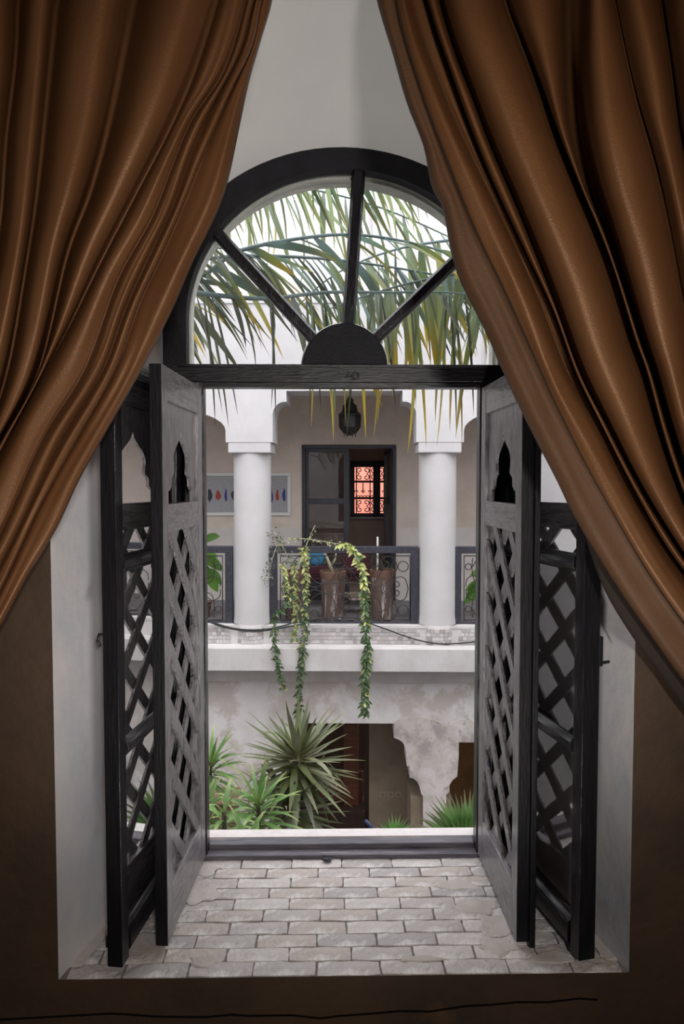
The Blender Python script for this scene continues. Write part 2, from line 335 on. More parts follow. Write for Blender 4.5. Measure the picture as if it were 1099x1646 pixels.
# ---- brick sill
sill = MB(); sill.add([(-.68, Y0+.001, -.004), (.75, Y0+.001, -.004), (.63, YF+.03, -.004), (-.56, YF+.03, -.004), (-.68, Y0+.001, -.05), (.75, Y0+.001, -.05), (.63, YF+.03, -.05), (-.56, YF+.03, -.05)],
                      [(0, 1, 2, 3), (7, 6, 5, 4), (0, 4, 5, 1), (1, 5, 6, 2), (2, 6, 7, 3), (3, 7, 4, 0)])
sill = struct(sill.obj('trim_1', MORTAR), 'brick paved inner window sill with worn lime mortar', 'window sill')
def brick_mesh(k, L, W, m_):
    rr = random.Random(k); b = MB(); nx, ny = 5, 2; vs_ = []
    for j in range(ny+1):
        for i in range(nx+1):
            edge = i in (0, nx) or j in (0, ny)
            x = -L/2+L*i/nx; y = -W/2+W*j/ny
            if edge: x += rr.uniform(-.0016, .0016); y += rr.uniform(-.0016, .0016)
            if i in (0, nx) and j in (0, ny): x *= .985; y *= .95
            vs_.append((x, y, rr.uniform(-.0008, .0012)-(.0012 if edge else 0)))
    fs = [(j*(nx+1)+i, j*(nx+1)+i+1, (j+1)*(nx+1)+i+1, (j+1)*(nx+1)+i) for j in range(ny) for i in range(nx)]
    ring = [i for i in range(nx+1)]+[(j*(nx+1)+nx) for j in range(1, ny+1)]+[ny*(nx+1)+i for i in range(nx-1, -1, -1)]+[j*(nx+1) for j in range(ny-1, 0, -1)]
    base = len(vs_); vs_ += [(vs_[i][0]*1.005, vs_[i][1]*1.02, -.008) for i in ring]; q = len(ring)
    fs += [(ring[(i+1) % q], ring[i], base+i, base+(i+1) % q) for i in range(q)]
    b.add(vs_, fs); return b.mesh('brick', m_)
BL = .1515; rowp = .0497; rws = 10; bj = .0034
offs = [.02, .10, .045, -.02, .06, .005, .075, .03, .115, .055]
kk = 0
for r_ in range(rws):
    y = Y0+.004+rowp*(r_+.5)
    t = (y-Y0)/(YF-Y0); xl = -.625+t*.115; xr = .697-t*.112
    x = xl-offs[r_]
    while x < xr:
        a, b_ = max(x, xl), min(x+BL, xr)
        if b_-a > .02:
            L = b_-a-bj+random.uniform(-.001, .001)
            m_ = random.choice([0, 0, 1, 1, 2, 3])
            me = brick_mesh(kk, L, rowp-bj-random.uniform(0, .0015), BRICKM[m_])
            inst('brick', me, sill, T(((a+b_)/2, y, random.uniform(-.001, .0012))) @ Matrix.Rotation(R(random.uniform(-.5, .5)), 4, 'Z')); kk += 1
        x += BL
rb = random.Random(17)
for cx_, cy_, rx, ry in ((-.47, 1.66, .06, .05), (-.44, 1.78, .05, .05), (-.36, 1.87, .05, .04), (-.37, 1.99, .04, .03), (.40, 1.80, .06, .035), (.44, 1.72, .06, .04), (.36, 1.90, .05, .03), (.54, 1.60, .05, .025), (.42, 1.64, .05, .03), (-.30, 1.60, .04, .02), (.22, 1.60, .05, .012)):
    b = MB(); n_ = 22; ring_ = []
    for i in range(n_):
        a = 2*math.pi*i/n_; k_ = 1+.45*noise.noise(Vector((math.cos(a)*1.5+cx_*9, math.sin(a)*1.5+cy_*9, 0)))+rb.uniform(-.12, .12)
        ring_.append((cx_+rx*k_*math.cos(a), max(Y0+.006, cy_+ry*k_*math.sin(a))))
    b.add([(x, y, .0002) for x, y in ring_]+[(cx_+(x-cx_)*.85, cy_+(y-cy_)*.85, .0019) for x, y in ring_], [tuple(range(n_, 2*n_))]+[(i, (i+1) % n_, (i+1) % n_+n_, i+n_) for i in range(n_)])
    b.obj('mortar_smear', SMEAR, sill)
# mortar skim along both jamb feet
for xa, xb, xc, xd in ((-.632, -.60, -.515, -.50), (.704, .675, .59, .575)):
    b = MB(); b.add([(xa*.985, Y0+.04, .0005), (xb*.985, Y0+.04, .0018), (xc, YF, .0018), (xd, YF, .0005), (xa*.985, Y0+.05, .004), (xd, YF, .010)], [(0, 1, 2, 3), (0, 3, 5, 4), (1, 4, 5, 2), (0, 4, 1), (3, 2, 5)])
    b.obj('mortar_fillet', SMEAR, sill)

# ---- fixed frame with fanlight
win = bpy.data.objects.new('window_1', None); COL.objects.link(win)
struct(win, 'black arched window frame with spoked fanlight over an open casement', 'window')
oFo = outline(.041, .536, 1.67, .466, 1.50); oFi = outline(.045, .471, 1.632, .443, 1.50)
mb = MB(); loft(mb, oFo, YF, oFi, YF); loft(mb, oFi, YF, oFi, 2.095); loft(mb, oFi, 2.095, oFo, 2.095); loft(mb, oFo, 2.095, oFo, YF)
o = mb.obj('arch_frame', FRAME, win); smooth_flat(o)
mb = MB(); mb.box(-.497, .577, YF, 2.095, 1.452, 1.503); mb.obj('transom', WOODH, win, bevel=.003)
mb = MB(); mb.box(-.45, .53, YF-.012, YF, 1.4945, 1.502); mb.obj('transom_bead', WOODH, win, bevel=.002)
mb = MB(); mb.box(-.38, .45, YF+.004, 2.1, 1.436, 1.452); mb.obj('transom_stop', WOODH, win, bevel=.002)
for x0, x1 in ((-.497, -.377), (.449, .577)):
    mb = MB(); mb.box(x0, x1, YF, 2.095, 0, 1.4525); mb.obj('frame_post', WOOD, win, bevel=.003)
for a, b_, wd, r0 in (((559, 532), (577, 268), .040, 0), ((347, 372), (512, 552), .036, 0), ((737, 413), (596, 550), .036, 0)):
    pa, pb = at(*a, 2.06), at(*b_, 2.06)
    dv = (pb-pa).normalized(); ex = dv.cross(Vector((0, 1, 0))).normalized()
    M = Matrix(((ex.x, 0, dv.x, pa.x), (0, 1, 0, 0), (ex.z, 0, dv.z, pa.z), (0, 0, 0, 1)))
    L = (pb-pa).length
    mb = MB(); h = wd/2
    mb.prism([(-h, 2.093), (h, 2.093), (h, 2.066), (h*.55, 2.055), (-h*.55, 2.055), (-h, 2.066)], -.01, L+.01, axis='z', M=M)
    mb.obj('glazing_bar', WOOD, win, bevel=.002)
mb = MB(); pc = at(554.5, 590, 2.045)
mb.prism([(pc.x+.1255*math.cos(math.pi*i/28), 1.498+.127*math.sin(math.pi*i/28)) for i in range(29)], 2.043, 2.094); mb.obj('fan_hub', FRAME, win, bevel=.004)
mb = MB(); mb.tube([(pc.x+.128*math.cos(math.pi*i/28), 2.092, 1.50+.1305*math.sin(math.pi*i/28)) for i in range(29)], .006, 6); mb.obj('hub_putty', RING, win, smooth=True)
oG = outline(.045, .475, 1.632, .447, 1.50, 30)
mb = MB(); mb.add([(p[0], 2.088, p[1]) for p in oG], [tuple(range(len(oG)))]); mb.obj('fanlight_pane', FGLASS, win)
# small chips of old putty on the fanlight's lower edge
mb = MB()
for i in range(60):
    x = random.uniform(-.42, .51)
    if -.09 < x < .18: continue
    a = random.uniform(.002, .007); mb.box(x, x+a*1.6, 2.078, 2.086, 1.5025, 1.5025+a)
o = mb.obj('putty_crumbs', RING, win); o['kind'] = 'stuff'
p_ = at(567, 604, YF-.003)
mb = MB(); mb.tube([p_+Vector((-.022, 0, -.004)), p_+Vector((-.012, -.004, .002)), p_+Vector((-.004, -.005, -.002))], .003, 6)
mb.tube([p_+Vector((.008+.009*math.cos(a/10*2*math.pi), -.004, .009*math.sin(a/10*2*math.pi))) for a in range(10)], .0025, 6, closed=True)
mb.obj('latch_catch', RAILM, win, smooth=True)
mb = MB(); mb.box(-.50, .58, 2.043, 2.078, -.005, .012); mb.obj('threshold_bar', THRESH, win, bevel=.002)
mb = MB(); mb.box(-.377, .449, 2.078, 2.118, -.005, .029); mb.obj('threshold_bar', THRESH, win, bevel=.003)
mb = MB(); p_ = at(525, 1381, 2.03)
mb.tube([Vector((p_.x-.012, 2.03, .006)), Vector((p_.x, 2.022, .009)), Vector((p_.x+.006, 2.03, .006))], .004, 6); mb.tube([(p_.x+.002+.011*math.cos(a/10*2*math.pi), 2.028+.008*math.sin(a/10*2*math.pi), .006) for a in range(10)], .003, 6, closed=True)
mb.obj('floor_catch', RAILM, win, smooth=True)
mb = MB(); mb.box(-.47, .55, 2.118, 2.165, -.03, .031); struct(mb.obj('trim_2', STONE), 'pale chipped outer sill strip beyond the threshold', 'window sill')

# ================================================================ SHUTTERS AND SASHES
def slats(par, w0, w1, z0, z1, y0, y1, pitch, wd, up, mt, phase):
    """lattice slats at about 47 degrees clipped to the opening; each its own object"""
    sl = 1.07 if up else -1.07; vw = wd*math.sqrt(1+sl*sl)
    zc = z0-w1*1.07-pitch-phase
    while zc < z1+w1*1.07:
        poly = [(w0, zc+sl*w0), (w1, zc+sl*w1), (w1, zc+sl*w1+vw), (w0, zc+sl*w0+vw)]
        for lim, sg in ((z0, 1), (z1, -1)):                         # clip by the two rails
            out = []
            for i in range(len(poly)):
                p, q = poly[i], poly[(i+1) % len(poly)]
                ip, iq = (p[1]-lim)*sg >= 0, (q[1]-lim)*sg >= 0
                if ip: out.append(p)
                if ip != iq:
                    t = (lim-p[1])/(q[1]-p[1]); out.append((p[0]+(q[0]-p[0])*t, lim))
            poly = out
            if len(poly) < 3: break
        if len(poly) >= 3:
            ar = abs(sum(poly[i][0]*poly[(i+1) % len(poly)][1]-poly[(i+1) % len(poly)][0]*poly[i][1] for i in range(len(poly)))/2)
            if ar > .0002: b = MB(); b.prism(poly, y0, y1); b.obj('slat', mt, par)
        zc += pitch
def shutter(label, M, s, W=.405, extra=False, up=True):
    """s = side on which the thickness lies; local x runs from the hinge to the free edge"""
    t = thing('lattice_shutter', label, 'shutter', M)
    TH = .030; st = .048; y = lambda a, b: (min(a*s, b*s), max(a*s, b*s))
    H0, H1 = .014, 1.434
    for x0, x1 in ((0, st), (W-st, W)):
        b = MB(); b.box(x0, x1, *y(0, TH), H0, H1); b.mi[-1 if x1 == W else -2] = 1; b.obj('stile', [SHUT, EDGE], t, bevel=.0015)
    for z0, z1 in ((H0, .140), (1.028, 1.098), (1.352, H1)):
        b = MB(); b.box(st, W-st, *y(.001, TH-.001), z0, z1); b.obj('rail', SHUTH, t, bevel=.0015)
    # panel with a stepped onion-dome cutout
    xa, xb, za, zb = st, W-st, 1.098, 1.352; c = (xa+xb)/2; hw = (xb-xa)/2; h = zb-za
    prof = [(.80, 0), (.80, .14), (.77, .155), (.68, .16), (.68, .175), (.64, .19), (.61, .20), (.60, .29), (.56, .32), (.50, .335), (.46, .35), (.44, .37), (.46, .43), (.485, .49), (.47, .55), (.42, .605), (.33, .66), (.22, .71), (.11, .765), (.04, .82), (0, .88)]
    for sg in (-1, 1):
        poly = [(c+sg*hw, za), (c+sg*hw*prof[0][0], za)]+[(c+sg*hw*u, za+h*.86*v) for u, v in prof[1:]]+[(c, zb), (c+sg*hw, zb)]
        b = MB(); b.prism(poly, *y(.009, .018)); b.obj('cutout_panel', SHUT, t)
    slats(t, st, W-st, .140, 1.028, *y(.006, .0135), .158, .032, up, SHUT, .03)
    slats(t, st, W-st, .140, 1.028, *y(.0145, .022), .158, .032, not up, SHUT, .09)
    for z in (.25, 1.2):
        b = MB(); b.tube([(-.004, s*(TH+.001), z-.035), (-.004, s*(TH+.001), z+.035)], .006, 8); b.obj('hinge', BLACKM, t, smooth=True)
    if extra:
        b = MB(); b.box(W-.006, W+.012, *y(TH, TH+.014), .006, H1-.01); b.obj('cover_strip', EDGE, t, bevel=.002)
        b = MB(); b.tube([(W-.012, -.004, 1.41), (W-.012, -.004, 1.352)], .004, 6); b.tube([(W-.030, -.006, 1.40), (W-.004, -.006, 1.40)], .003, 6); b.obj('bolt', BLACKM, t, smooth=True)
    return t
def frameM(p0, dirv):                       # local x along dirv, z up
    x = Vector(dirv).normalized(); z = Vector((0, 0, 1)); y = z.cross(x)
    return Matrix(((x.x, y.x, 0, p0[0]), (x.y, y.y, 0, p0[1]), (x.z, y.z, 1, p0[2]), (0, 0, 0, 1)))
shutter('worn black lattice shutter swung open on the left of the window', frameM((-.380, 2.040, 0), (-.018, -.39, 0)), -1)
shutter('worn black lattice shutter swung open on the right, with bolt at its top', frameM((.452, 2.040, 0), (.008, -.39, 0)), 1, extra=True, up=False)

def sash(label, M, s, W, TH=.036):
    t = thing('window_sash', label, 'window', M)
    y = lambda a, b: (min(a*s, b*s), max(a*s, b*s)); st = .052; H0, H1 = .018, 1.452
    def rounded(x0, x1, z0, z1, name, vert, m_):
        if vert: poly = [(x0, s*TH), (x0, s*.006), (x0+.006, 0), (x1-.014, 0), (x1-.006, s*.004), (x1, s*.012), (x1, s*TH)] if x1 > W/2+1 else None
        b = MB()
        if vert:
            inn = x1 if x0 < W/2 else x0; sg = 1 if x0 < W/2 else -1; ou = x0 if x0 < W/2 else x1
            poly = [(ou, s*TH), (ou, 0), (inn-sg*.016, 0), (inn-sg*.010, s*.005), (inn-sg*.004, s*.007), (inn, s*.013), (inn, s*TH)]
            b.prism(poly, z0, z1, axis='z')
        else:
            hz = (z1-z0); k = min(.014, hz*.3)
            poly = [(s*TH, z0), (s*.014, z0), (s*.006, z0+k*.5), (s*.001, z0+k), (0, (z0+z1)/2), (s*.001, z1-k), (s*.006, z1-k*.5), (s*.014, z1), (s*TH, z1)]
            b.prism(poly, x0, x1, axis='x')
        b.obj(name, m_, t, bevel=.001)
    rounded(0, st, H0, H1, 'stile', True, WOOD); rounded(W-st, W, H0, H1, 'stile', True, WOOD)
    b = MB(); b.box(W-.001, W+.002, *y(.002, TH-.001), H0+.002, H1-.002); b.obj('stile_edge', EDGE, t)  # thin dark sheet, shade painted on the stile's room-facing edge
    zs = [(H0, .088), (.497, .538), (.938, .982), (1.39, H1)]
    for z0, z1 in zs: rounded(st, W-st, z0, z1, 'rail', False, WOODH)
    for a in range(3):
        b = MB(); b.add([(st, s*.017, zs[a][1]), (W-st, s*.017, zs[a][1]), (W-st, s*.017, zs[a+1][0]), (st, s*.017, zs[a+1][0])], [(0, 1, 2, 3)]); b.obj('pane', GLASS, t)
    for z in (.2, .75, 1.25):
        b = MB(); b.tube([(-.003, s*(TH*.5), z-.03), (-.003, s*(TH*.5), z+.03)], .006, 8); b.obj('hinge', BLACKM, t, smooth=True)
    return t
sl = sash('glazed black window sash folded back against the left jamb', frameM((-.430, 2.030, 0), (-.056, -.473, 0)), -1, .476)
hb = MB(); hb.tube([(.460, -.036, .80), (.460, -.052, .80), (.460, -.056, .785), (.460, -.05, .772)], .004, 8); hb.obj('hook', BLACKM, sl, smooth=True)
hb = MB(); hb.tube([(.466, -.040, .06), (.466, -.040, .085)], .005, 8); hb.obj('pin', BLACKM, sl, smooth=True)
sr = sash('glazed black window sash folded back against the right jamb', frameM((.490, 2.030, 0), (.098, -.469, 0)), 1, .480, TH=.042)
hb = MB(); hb.box(.455, .480, .042, .052, .722, .792); hb.tube([(.470, .046, .727), (.470, .075, .729)], .004, 8); hb.obj('espagnolette_handle', BLACKM, sr, bevel=.002)

# ================================================================ CURTAINS
def poly_at(pl, n):                                   # resample a pixel polyline to n+1 points with a smooth spline
    P = [Vector((x, y)) for x, y in pl]
    dense = []
    for i in range(len(P)-1):
        p0, p1, p2, p3 = P[max(i-1, 0)], P[i], P[i+1], P[min(i+2, len(P)-1)]
        for k in range(10):
            t = k/10; dense.append(.5*((2*p1)+(p2-p0)*t+(2*p0-5*p1+4*p2-p3)*t*t+(3*p1-p0-3*p2+p3)*t**3))
    dense.append(P[-1]); cum = [0]
    for i in range(1, len(dense)): cum.append(cum[-1]+(dense[i]-dense[i-1]).length)
    out = []; j = 0
    for k in range(n+1):
        s = cum[-1]*k/n
        while j < len(cum)-2 and cum[j+1] < s: j += 1
        t = (s-cum[j])/max(1e-6, cum[j+1]-cum[j]); out.append(dense[j].lerp(dense[j+1], min(1, t)))
    return out
NV = 90
def drape(creases, name, mt, parent, seed=0, per=14):
    """creases: list of (pixel polyline, crease depth, (ridge depth, skew, power)) ; cloth bulges between neighbouring creases"""
    cs = [(poly_at(pl, NV), d, b) for pl, d, b in creases]; vs_ = []; rows = 0
    for i in range(len(cs)-1):
        (A, da, bul), (B, db, _) = cs[i], cs[i+1]; rd, sk, pw = bul
        for k in range(per + (1 if i == len(cs)-2 else 0)):
            t = k/per; tt = t**sk
            for v in range(NV+1):
                e = max(0.0, 1-abs(2*tt-1)**(pw*1.5)); base = da+(db-da)*t
                p = A[v].lerp(B[v], t)
                q = v/NV
                nz = noise.noise(Vector((i*3.1+t*1.5+seed, q*5, 0)))*.007+noise.noise(Vector((i*7.7+t*4+seed, q*9, 5)))*.003
                nz *= min(1, 4*t*(1-t)+.25)
                Y = base+(rd-base)*e+nz
                w_ = at(p.x, p.y, Y); vs_.append(w_)
            rows += 1
    fs = [(r*(NV+1)+v, (r+1)*(NV+1)+v, (r+1)*(NV+1)+v+1, r*(NV+1)+v+1) for r in range(rows-1) for v in range(NV)]
    b = MB(); b.add(vs_, fs); o = b.obj(name, mt, parent, smooth=True)
    sm = o.modifiers.new('thickness', 'SOLIDIFY'); sm.thickness = .002; sm.offset = 0
    return o
TOP = -360
cl = thing('curtain', 'brown satin curtain drawn back to the left, pale highlights on its folds', 'curtain', T((-1.3, 1.42, 2.55)))
Lc = [
 ([(452, TOP), (440, -60), (437, 0), (420, 60), (400, 130), (385, 200), (366, 290), (347, 345), (310, 420), (280, 490), (245, 560), (208, 628), (160, 712), (125, 775), (90, 850), (45, 925), (0, 1008), (-60, 1100), (-130, 1200)], 1.462, (1.437, 1, 2)),
 ([(440, TOP), (428, -60), (418, 10), (405, 75), (370, 150), (325, 255), (305, 305), (265, 400), (225, 485), (185, 595), (120, 712), (60, 822), (0, 950), (-70, 1080), (-140, 1195)], 1.452, (1.392, .8, 2.2)),
 ([(434, TOP), (418, -60), (404, 20), (386, 85), (345, 165), (308, 245), (278, 330), (240, 410), (200, 500), (165, 595), (95, 710), (35, 840), (-20, 950), (-80, 1070), (-150, 1190)], 1.412, (1.372, 1.1, 2)),
 ([(420, TOP), (402, -60), (388, 30), (358, 120), (310, 190), (280, 260), (245, 350), (190, 450), (138, 595), (70, 705), (5, 850), (-50, 950), (-100, 1060), (-160, 1180)], 1.395, (1.375, 1.2, 2)),
 ([(372, TOP), (362, -60), (350, 0), (310, 125), (270, 215), (225, 300), (165, 415), (115, 515), (68, 600), (0, 730), (-60, 860), (-110, 1040), (-170, 1170)], 1.438, (1.372, 1, 1.7)),
 ([(226, TOP), (222, -60), (214, 0), (200, 75), (175, 200), (145, 310), (108, 410), (62, 598), (-8, 725), (-70, 850), (-120, 1020), (-175, 1160)], 1.500, (1.375, 1.1, 2.2)),
 ([(110, TOP), (98, -60), (90, 0), (80, 100), (60, 300), (42, 425), (12, 595), (-30, 720), (-90, 850), (-140, 1000), (-190, 1150)], 1.500, (1.385, .9, 2.2)),
 ([(44, TOP), (36, -60), (30, 0), (25, 100), (10, 225), (0, 360), (-25, 500), (-70, 700), (-120, 850), (-160, 1000), (-200, 1140)], 1.492, (1.38, 1, 2)),
 ([(-60, TOP), (-62, -60), (-64, 100), (-70, 300), (-90, 500), (-120, 700), (-160, 850), (-190, 1000), (-215, 1130)], 1.49, (1.38, 1, 2)),
 ([(-180, TOP), (-182, -60), (-184, 100), (-190, 300), (-200, 500), (-215, 700), (-230, 850), (-240, 1000), (-250, 1120)], 1.49, (1.38, 1, 2))]
drape(Lc, 'curtain_cloth', CURT, None).parent = None
cr_ = thing('curtain', 'orange-brown curtain drawn back to the right, with a stitched leading hem', 'curtain', T((1.4, 1.42, 2.55)))
edgeR = [(596, TOP), (600, -60), (606, 0), (631, 85), (654, 165), (681, 235), (694, 300), (712, 335), (724, 400), (739, 450), (769, 510), (786, 545), (808, 596), (848, 681), (894, 770), (924, 832), (976, 918), (1019, 983), (1059, 1040), (1099, 1095), (1160, 1165), (1230, 1230)]
seam = [(636, TOP), (636, -60), (641, 22), (674, 135), (714, 245), (764, 370), (814, 475), (869, 597), (888, 639), (937, 738), (985, 825), (1042, 922), (1099, 1003), (1160, 1080), (1235, 1170)]
Rh = [(edgeR, 1.455, (1.425, 1, 1.6)), (seam, 1.412, (0, 1, 1))]
Rc = [
 (seam, 1.412, (1.398, 1, 1.5)),
 ([(650, TOP), (652, -60), (664, 30), (706, 145), (748, 240), (800, 345), (858, 470), (908, 597), (960, 690), (1010, 790), (1060, 880), (1110, 950), (1170, 1030), (1240, 1150)], 1.425, (1.438, 1, 2)),
 ([(676, TOP), (678, -60), (692, 20), (722, 110), (752, 195), (790, 290), (842, 400), (890, 500), (925, 597), (965, 680), (1015, 780), (1065, 870), (1112, 935), (1175, 1015), (1242, 1140)], 1.502, (1.392, .9, 2.2)),
 ([(700, TOP), (700, -60), (706, 0), (731, 85), (758, 155), (788, 235), (833, 340), (884, 470), (930, 597), (972, 680), (1025, 780), (1075, 860), (1120, 925), (1180, 1000), (1245, 1130)], 1.492, (1.368, .9, 2.0)),
 ([(806, TOP), (808, -60), (814, 0), (839, 65), (869, 140), (899, 220), (944, 325), (984, 425), (1019, 540), (1040, 600), (1066, 700), (1096, 790), (1130, 870), (1190, 980), (1250, 1120)], 1.492, (1.388, 1.1, 2)),
 ([(905, TOP), (906, -60), (905, 0), (906, 100), (912, 200), (938, 300), (968, 370), (996, 450), (1028, 550), (1046, 600), (1072, 690), (1102, 780), (1138, 860), (1198, 970), (1255, 1110)], 1.49, (1.53, 1, 2)),
 ([(936, TOP), (938, -60), (938, 0), (936, 100), (942, 200), (958, 290), (982, 370), (1006, 450), (1036, 550), (1054, 600), (1080, 690), (1110, 780), (1146, 855), (1203, 960), (1258, 1100)], 1.49, (1.375, .9, 1.9)),
 ([(985, TOP), (985, -60), (989, 0), (1022, 150), (1052, 250), (1076, 350), (1100, 480), (1120, 600), (1145, 720), (1180, 820), (1225, 940), (1262, 1090)], 1.45, (1.38, 1, 1.8)),
 ([(1058, TOP), (1060, -60), (1064, 0), (1079, 100), (1094, 215), (1118, 330), (1140, 450), (1165, 600), (1190, 720), (1215, 810), (1245, 920), (1268, 1080)], 1.488, (1.38, 1, 2)),
 ([(1180, TOP), (1182, -60), (1190, 200), (1205, 400), (1225, 600), (1245, 800), (1275, 1070)], 1.49, (1.38, 1, 2)),
 ([(1300, TOP), (1300, 200), (1300, 600), (1300, 1060)], 1.49, (1.38, 1, 2))]
cloths = [bpy.data.objects['curtain_cloth']]
o = drape(Rc, 'curtain_cloth', CURT, None, seed=40); cloths.append(o)
hem = drape(Rh, 'hem_band', CURTH, None, seed=60, per=20)
sp = poly_at(seam, 120); b = MB(); b.tube([at(p.x, p.y, 1.4095) for p in sp], .0016, 5); pip = b.obj('seam', LINING, None, smooth=True)
ln = drape([([(x+6, y) for x, y in edgeR[:-6]]+[(970, 945), (1022, 1032), (1060, 1082), (1099, 1136), (1160, 1205), (1235, 1270)], 1.50, (1.487, 1, 1.5)),
            ([(x+40, y) for x, y in edgeR], 1.495, (1.4, 1, 1))], 'curtain_lining', LINING, None, seed=80, per=8)
def adopt(root, kids):
    for k in kids: k.parent = root; k.matrix_parent_inverse = root.matrix_world.inverted()
bpy.context.view_layer.update()
adopt(cl, [cloths[0]]); adopt(cr_, [cloths[1], hem, pip, ln])
rod = thing('curtain_rod', 'dark curtain rod above the arched window', 'curtain rod', T((0, 1.42, 2.57)))
b = MB(); b.tube([(-1.9, 0, 0), (1.9, 0, 0)], .014, 12); b.obj('rod', BLACKM, rod, smooth=True)
for x in (-1.7, 1.7): b = MB(); b.box(x-.01, x+.01, 0, .125, -.012, .012); b.obj('bracket', BLACKM, rod)

# ================================================================ COURTYARD FACADE  (own frame: u right, v away, z up)
FM = T((.166, 8.807, 0)) @ Matrix.Rotation(R(-2.2), 4, 'Z'); FI = FM.inverted()
CF = FI @ CAM
def fa(px, py, v):                       # facade-frame point on the plane v seen at a pixel
    d = FI.to_3x3() @ ray(px, py); return CF + d*((v-CF.y)/d.y)
def fz(py, v, px=551): return fa(px, py, v).z
def fu(px, v, py=900): return fa(px, py, v).x
GF = fz(1006, 0); YD = -4.15
# upper wall with cusped arches
cols = [fu(402, .0)-2.43*1.15, fu(402, 0), fu(705.5, 0), fu(705.5, 0)+2.43*1.15]
zc, zk, zq, zp = fz(711, 0), fz(668, 0), fz(646, 0), fz(628.5, 0); ztop = fz(488, 0)
def cusp(c, sg, wide=False):                     # from the pier's lower corner up to the flat soffit
    hw = .303
    if wide:
        zb = fz(692, 0); return [(c+sg*hw, zc), (c+sg*hw, zb)]+[(c+sg*(hw+.9*(1-math.cos(R(a)))), zb+(fz(655, 0)-zb)*math.sin(R(a))) for a in range(10, 91, 10)]+[(c+sg*(hw+.9), zp)]
    return [(c+sg*hw, zc), (c+sg*hw, zk)]+[(c+sg*(hw+.155*(1-math.cos(R(a)))), zk+(zq-zk)*math.sin(R(a))) for a in range(10, 91, 10)]+[(c+sg*(hw+.178), zq), (c+sg*(hw+.178), zp)]
poly = [(-5.2, ztop), (-5.2, zc)]
for i, c in enumerate(cols):
    poly += list(reversed(cusp(c, -1, i in (1,))))
    poly += cusp(c, 1, i in (2,))
poly += [(5.2, zc), (5.2, ztop)]
bm = bmesh.new(); vv = [bm.verts.new((p[0], -.03, p[1])) for p in poly]; ee = [bm.edges.new((vv[i], vv[(i+1) % len(vv)])) for i in range(len(vv))]
bmesh.ops.triangle_fill(bm, use_beauty=True, use_dissolve=False, edges=ee)
bm.verts.index_update(); fr = [(v.co.copy()) for v in bm.verts]; tf = [[v.index for v in f.verts] for f in bm.faces]; bm.free()
n = len(fr); mb = MB(); mb.add([(v.x, -.03, v.z) for v in fr]+[(v.x, .50, v.z) for v in fr], tf+[[i+n for i in reversed(f)] for f in tf]+[[i, (i+1) % n, (i+1) % n+n, i+n] for i in range(n)])
wf = struct(mb.obj('wall_arcade', WHITE, M=FM), 'white upper wall with cusped arches across the courtyard', 'wall')
mb = MB(); mb.box(-5.2, 5.2, -.05, .5, ztop-.0, ztop+.035); mb.obj('parapet_cap', WHITE, wf)
mb = MB(); mb.box(-5.2, 5.2, .5, 5.4, 3.2, 3.35); struct(mb.obj('ceiling_gallery', GALL, M=FM), 'flat ceiling and roof over the gallery', 'roof')
mb = MB(); mb.box(-5.2, 5.2, 2.6, 2.9, 3.35, fz(321, 2.6)); struct(mb.obj('wall_roof_terrace', WHITE, M=FM), 'white roof terrace wall seen through the fanlight', 'wall')
mb = MB(); mb.box(fu(598, 2.5), 5.2, 2.5, 2.9, 3.35, fz(230, 2.5)); struct(mb.obj('wall_roof_tower', WHITE, M=FM), 'taller white roof wall to the right above the arcade', 'wall')
mb = MB(); mb.box(fu(776, .0), fu(790, 0), -.1, 0, fz(600, 0), ztop+.02); mb.obj('pilaster', WHITE, wf)
# columns
for i, c in enumerate(cols):
    lb = ['white round column beyond the left edge of the opening', 'left white round column of the gallery', 'right white round column of the gallery', 'white round column beyond the right edge of the opening'][i]
    t = bpy.data.objects.new('gallery_column', None); COL.objects.link(t); t.matrix_world = FM @ T((c, .235, GF)); struct(t, lb, 'column')
    h = fz(728, 0)-GF
    mb = MB(); mb.lathe([(.262, -.02), (.258, .05), (.25, .12), (.248, h*.5), (.245, h)], n=40); smooth_flat(mb.obj('shaft', WHITE, t))
    mb = MB(); mb.box(-.275, .275, -.26, .26, h, h+fz(711, 0)-fz(728, 0)); mb.obj('capital', WHITE, t, bevel=.012)
# gallery floor slab, mosaic band and ledge
zt, zl = fz(1035, 0), fz(1036, -.02)
mb = MB(); mb.box(-5.2, 5.2, 0, 2.0, zl-.5, GF); g = struct(mb.obj('floor_gallery', LEDGE, M=FM), 'gallery floor slab with small mosaic tiles on its edge', 'floor')
mt = [[] for _ in MOSA]; mb = MB(); rng = random.Random(3)
ts = .058; rowsn = 4; zb_ = zl+.006; hh = (GF-.03-zb_)/rowsn
def mosaic_row(u0, u1, fn):
    for r_ in range(rowsn):
        u = u0+rng.uniform(-.03, 0)
        while u < u1:
            wd = rng.choice([ts, ts, ts*.8, ts*1.15]); q = rng.random()
            c = rng.choice([0, 0, 1, 1, 2, 3, 3, 4]); fn(u+.003, u+wd-.003, zb_+hh*r_+.003, zb_+hh*(r_+1)-.003, c); u += wd
def flat_tile(a, b, z0, z1, c):
    if any(abs((a+b)/2-q) < .27 for q in cols[1:3]): return
    mb.box(a, b, -.008, .002, z0, z1, mi=c)
mosaic_row(-2.4, 2.6, flat_tile)
for q in cols[1:3]:
    def ct(a, b, z0, z1, c):
        th = -(math.pi/2)+((a+b)/2)/.29; wd = (b-a)/2
        M = T((q+.29*math.cos(th), .24+.29*math.sin(th), 0)) @ Matrix.Rotation(th+math.pi/2, 4, 'Z'); mb.box(-wd, wd, -.004, .006, z0, z1, M=M, mi=c)
    mosaic_row(-.32, .32, ct)
o = mb.obj('mosaic_tiles', MOSA, g); o['kind'] = 'stuff'
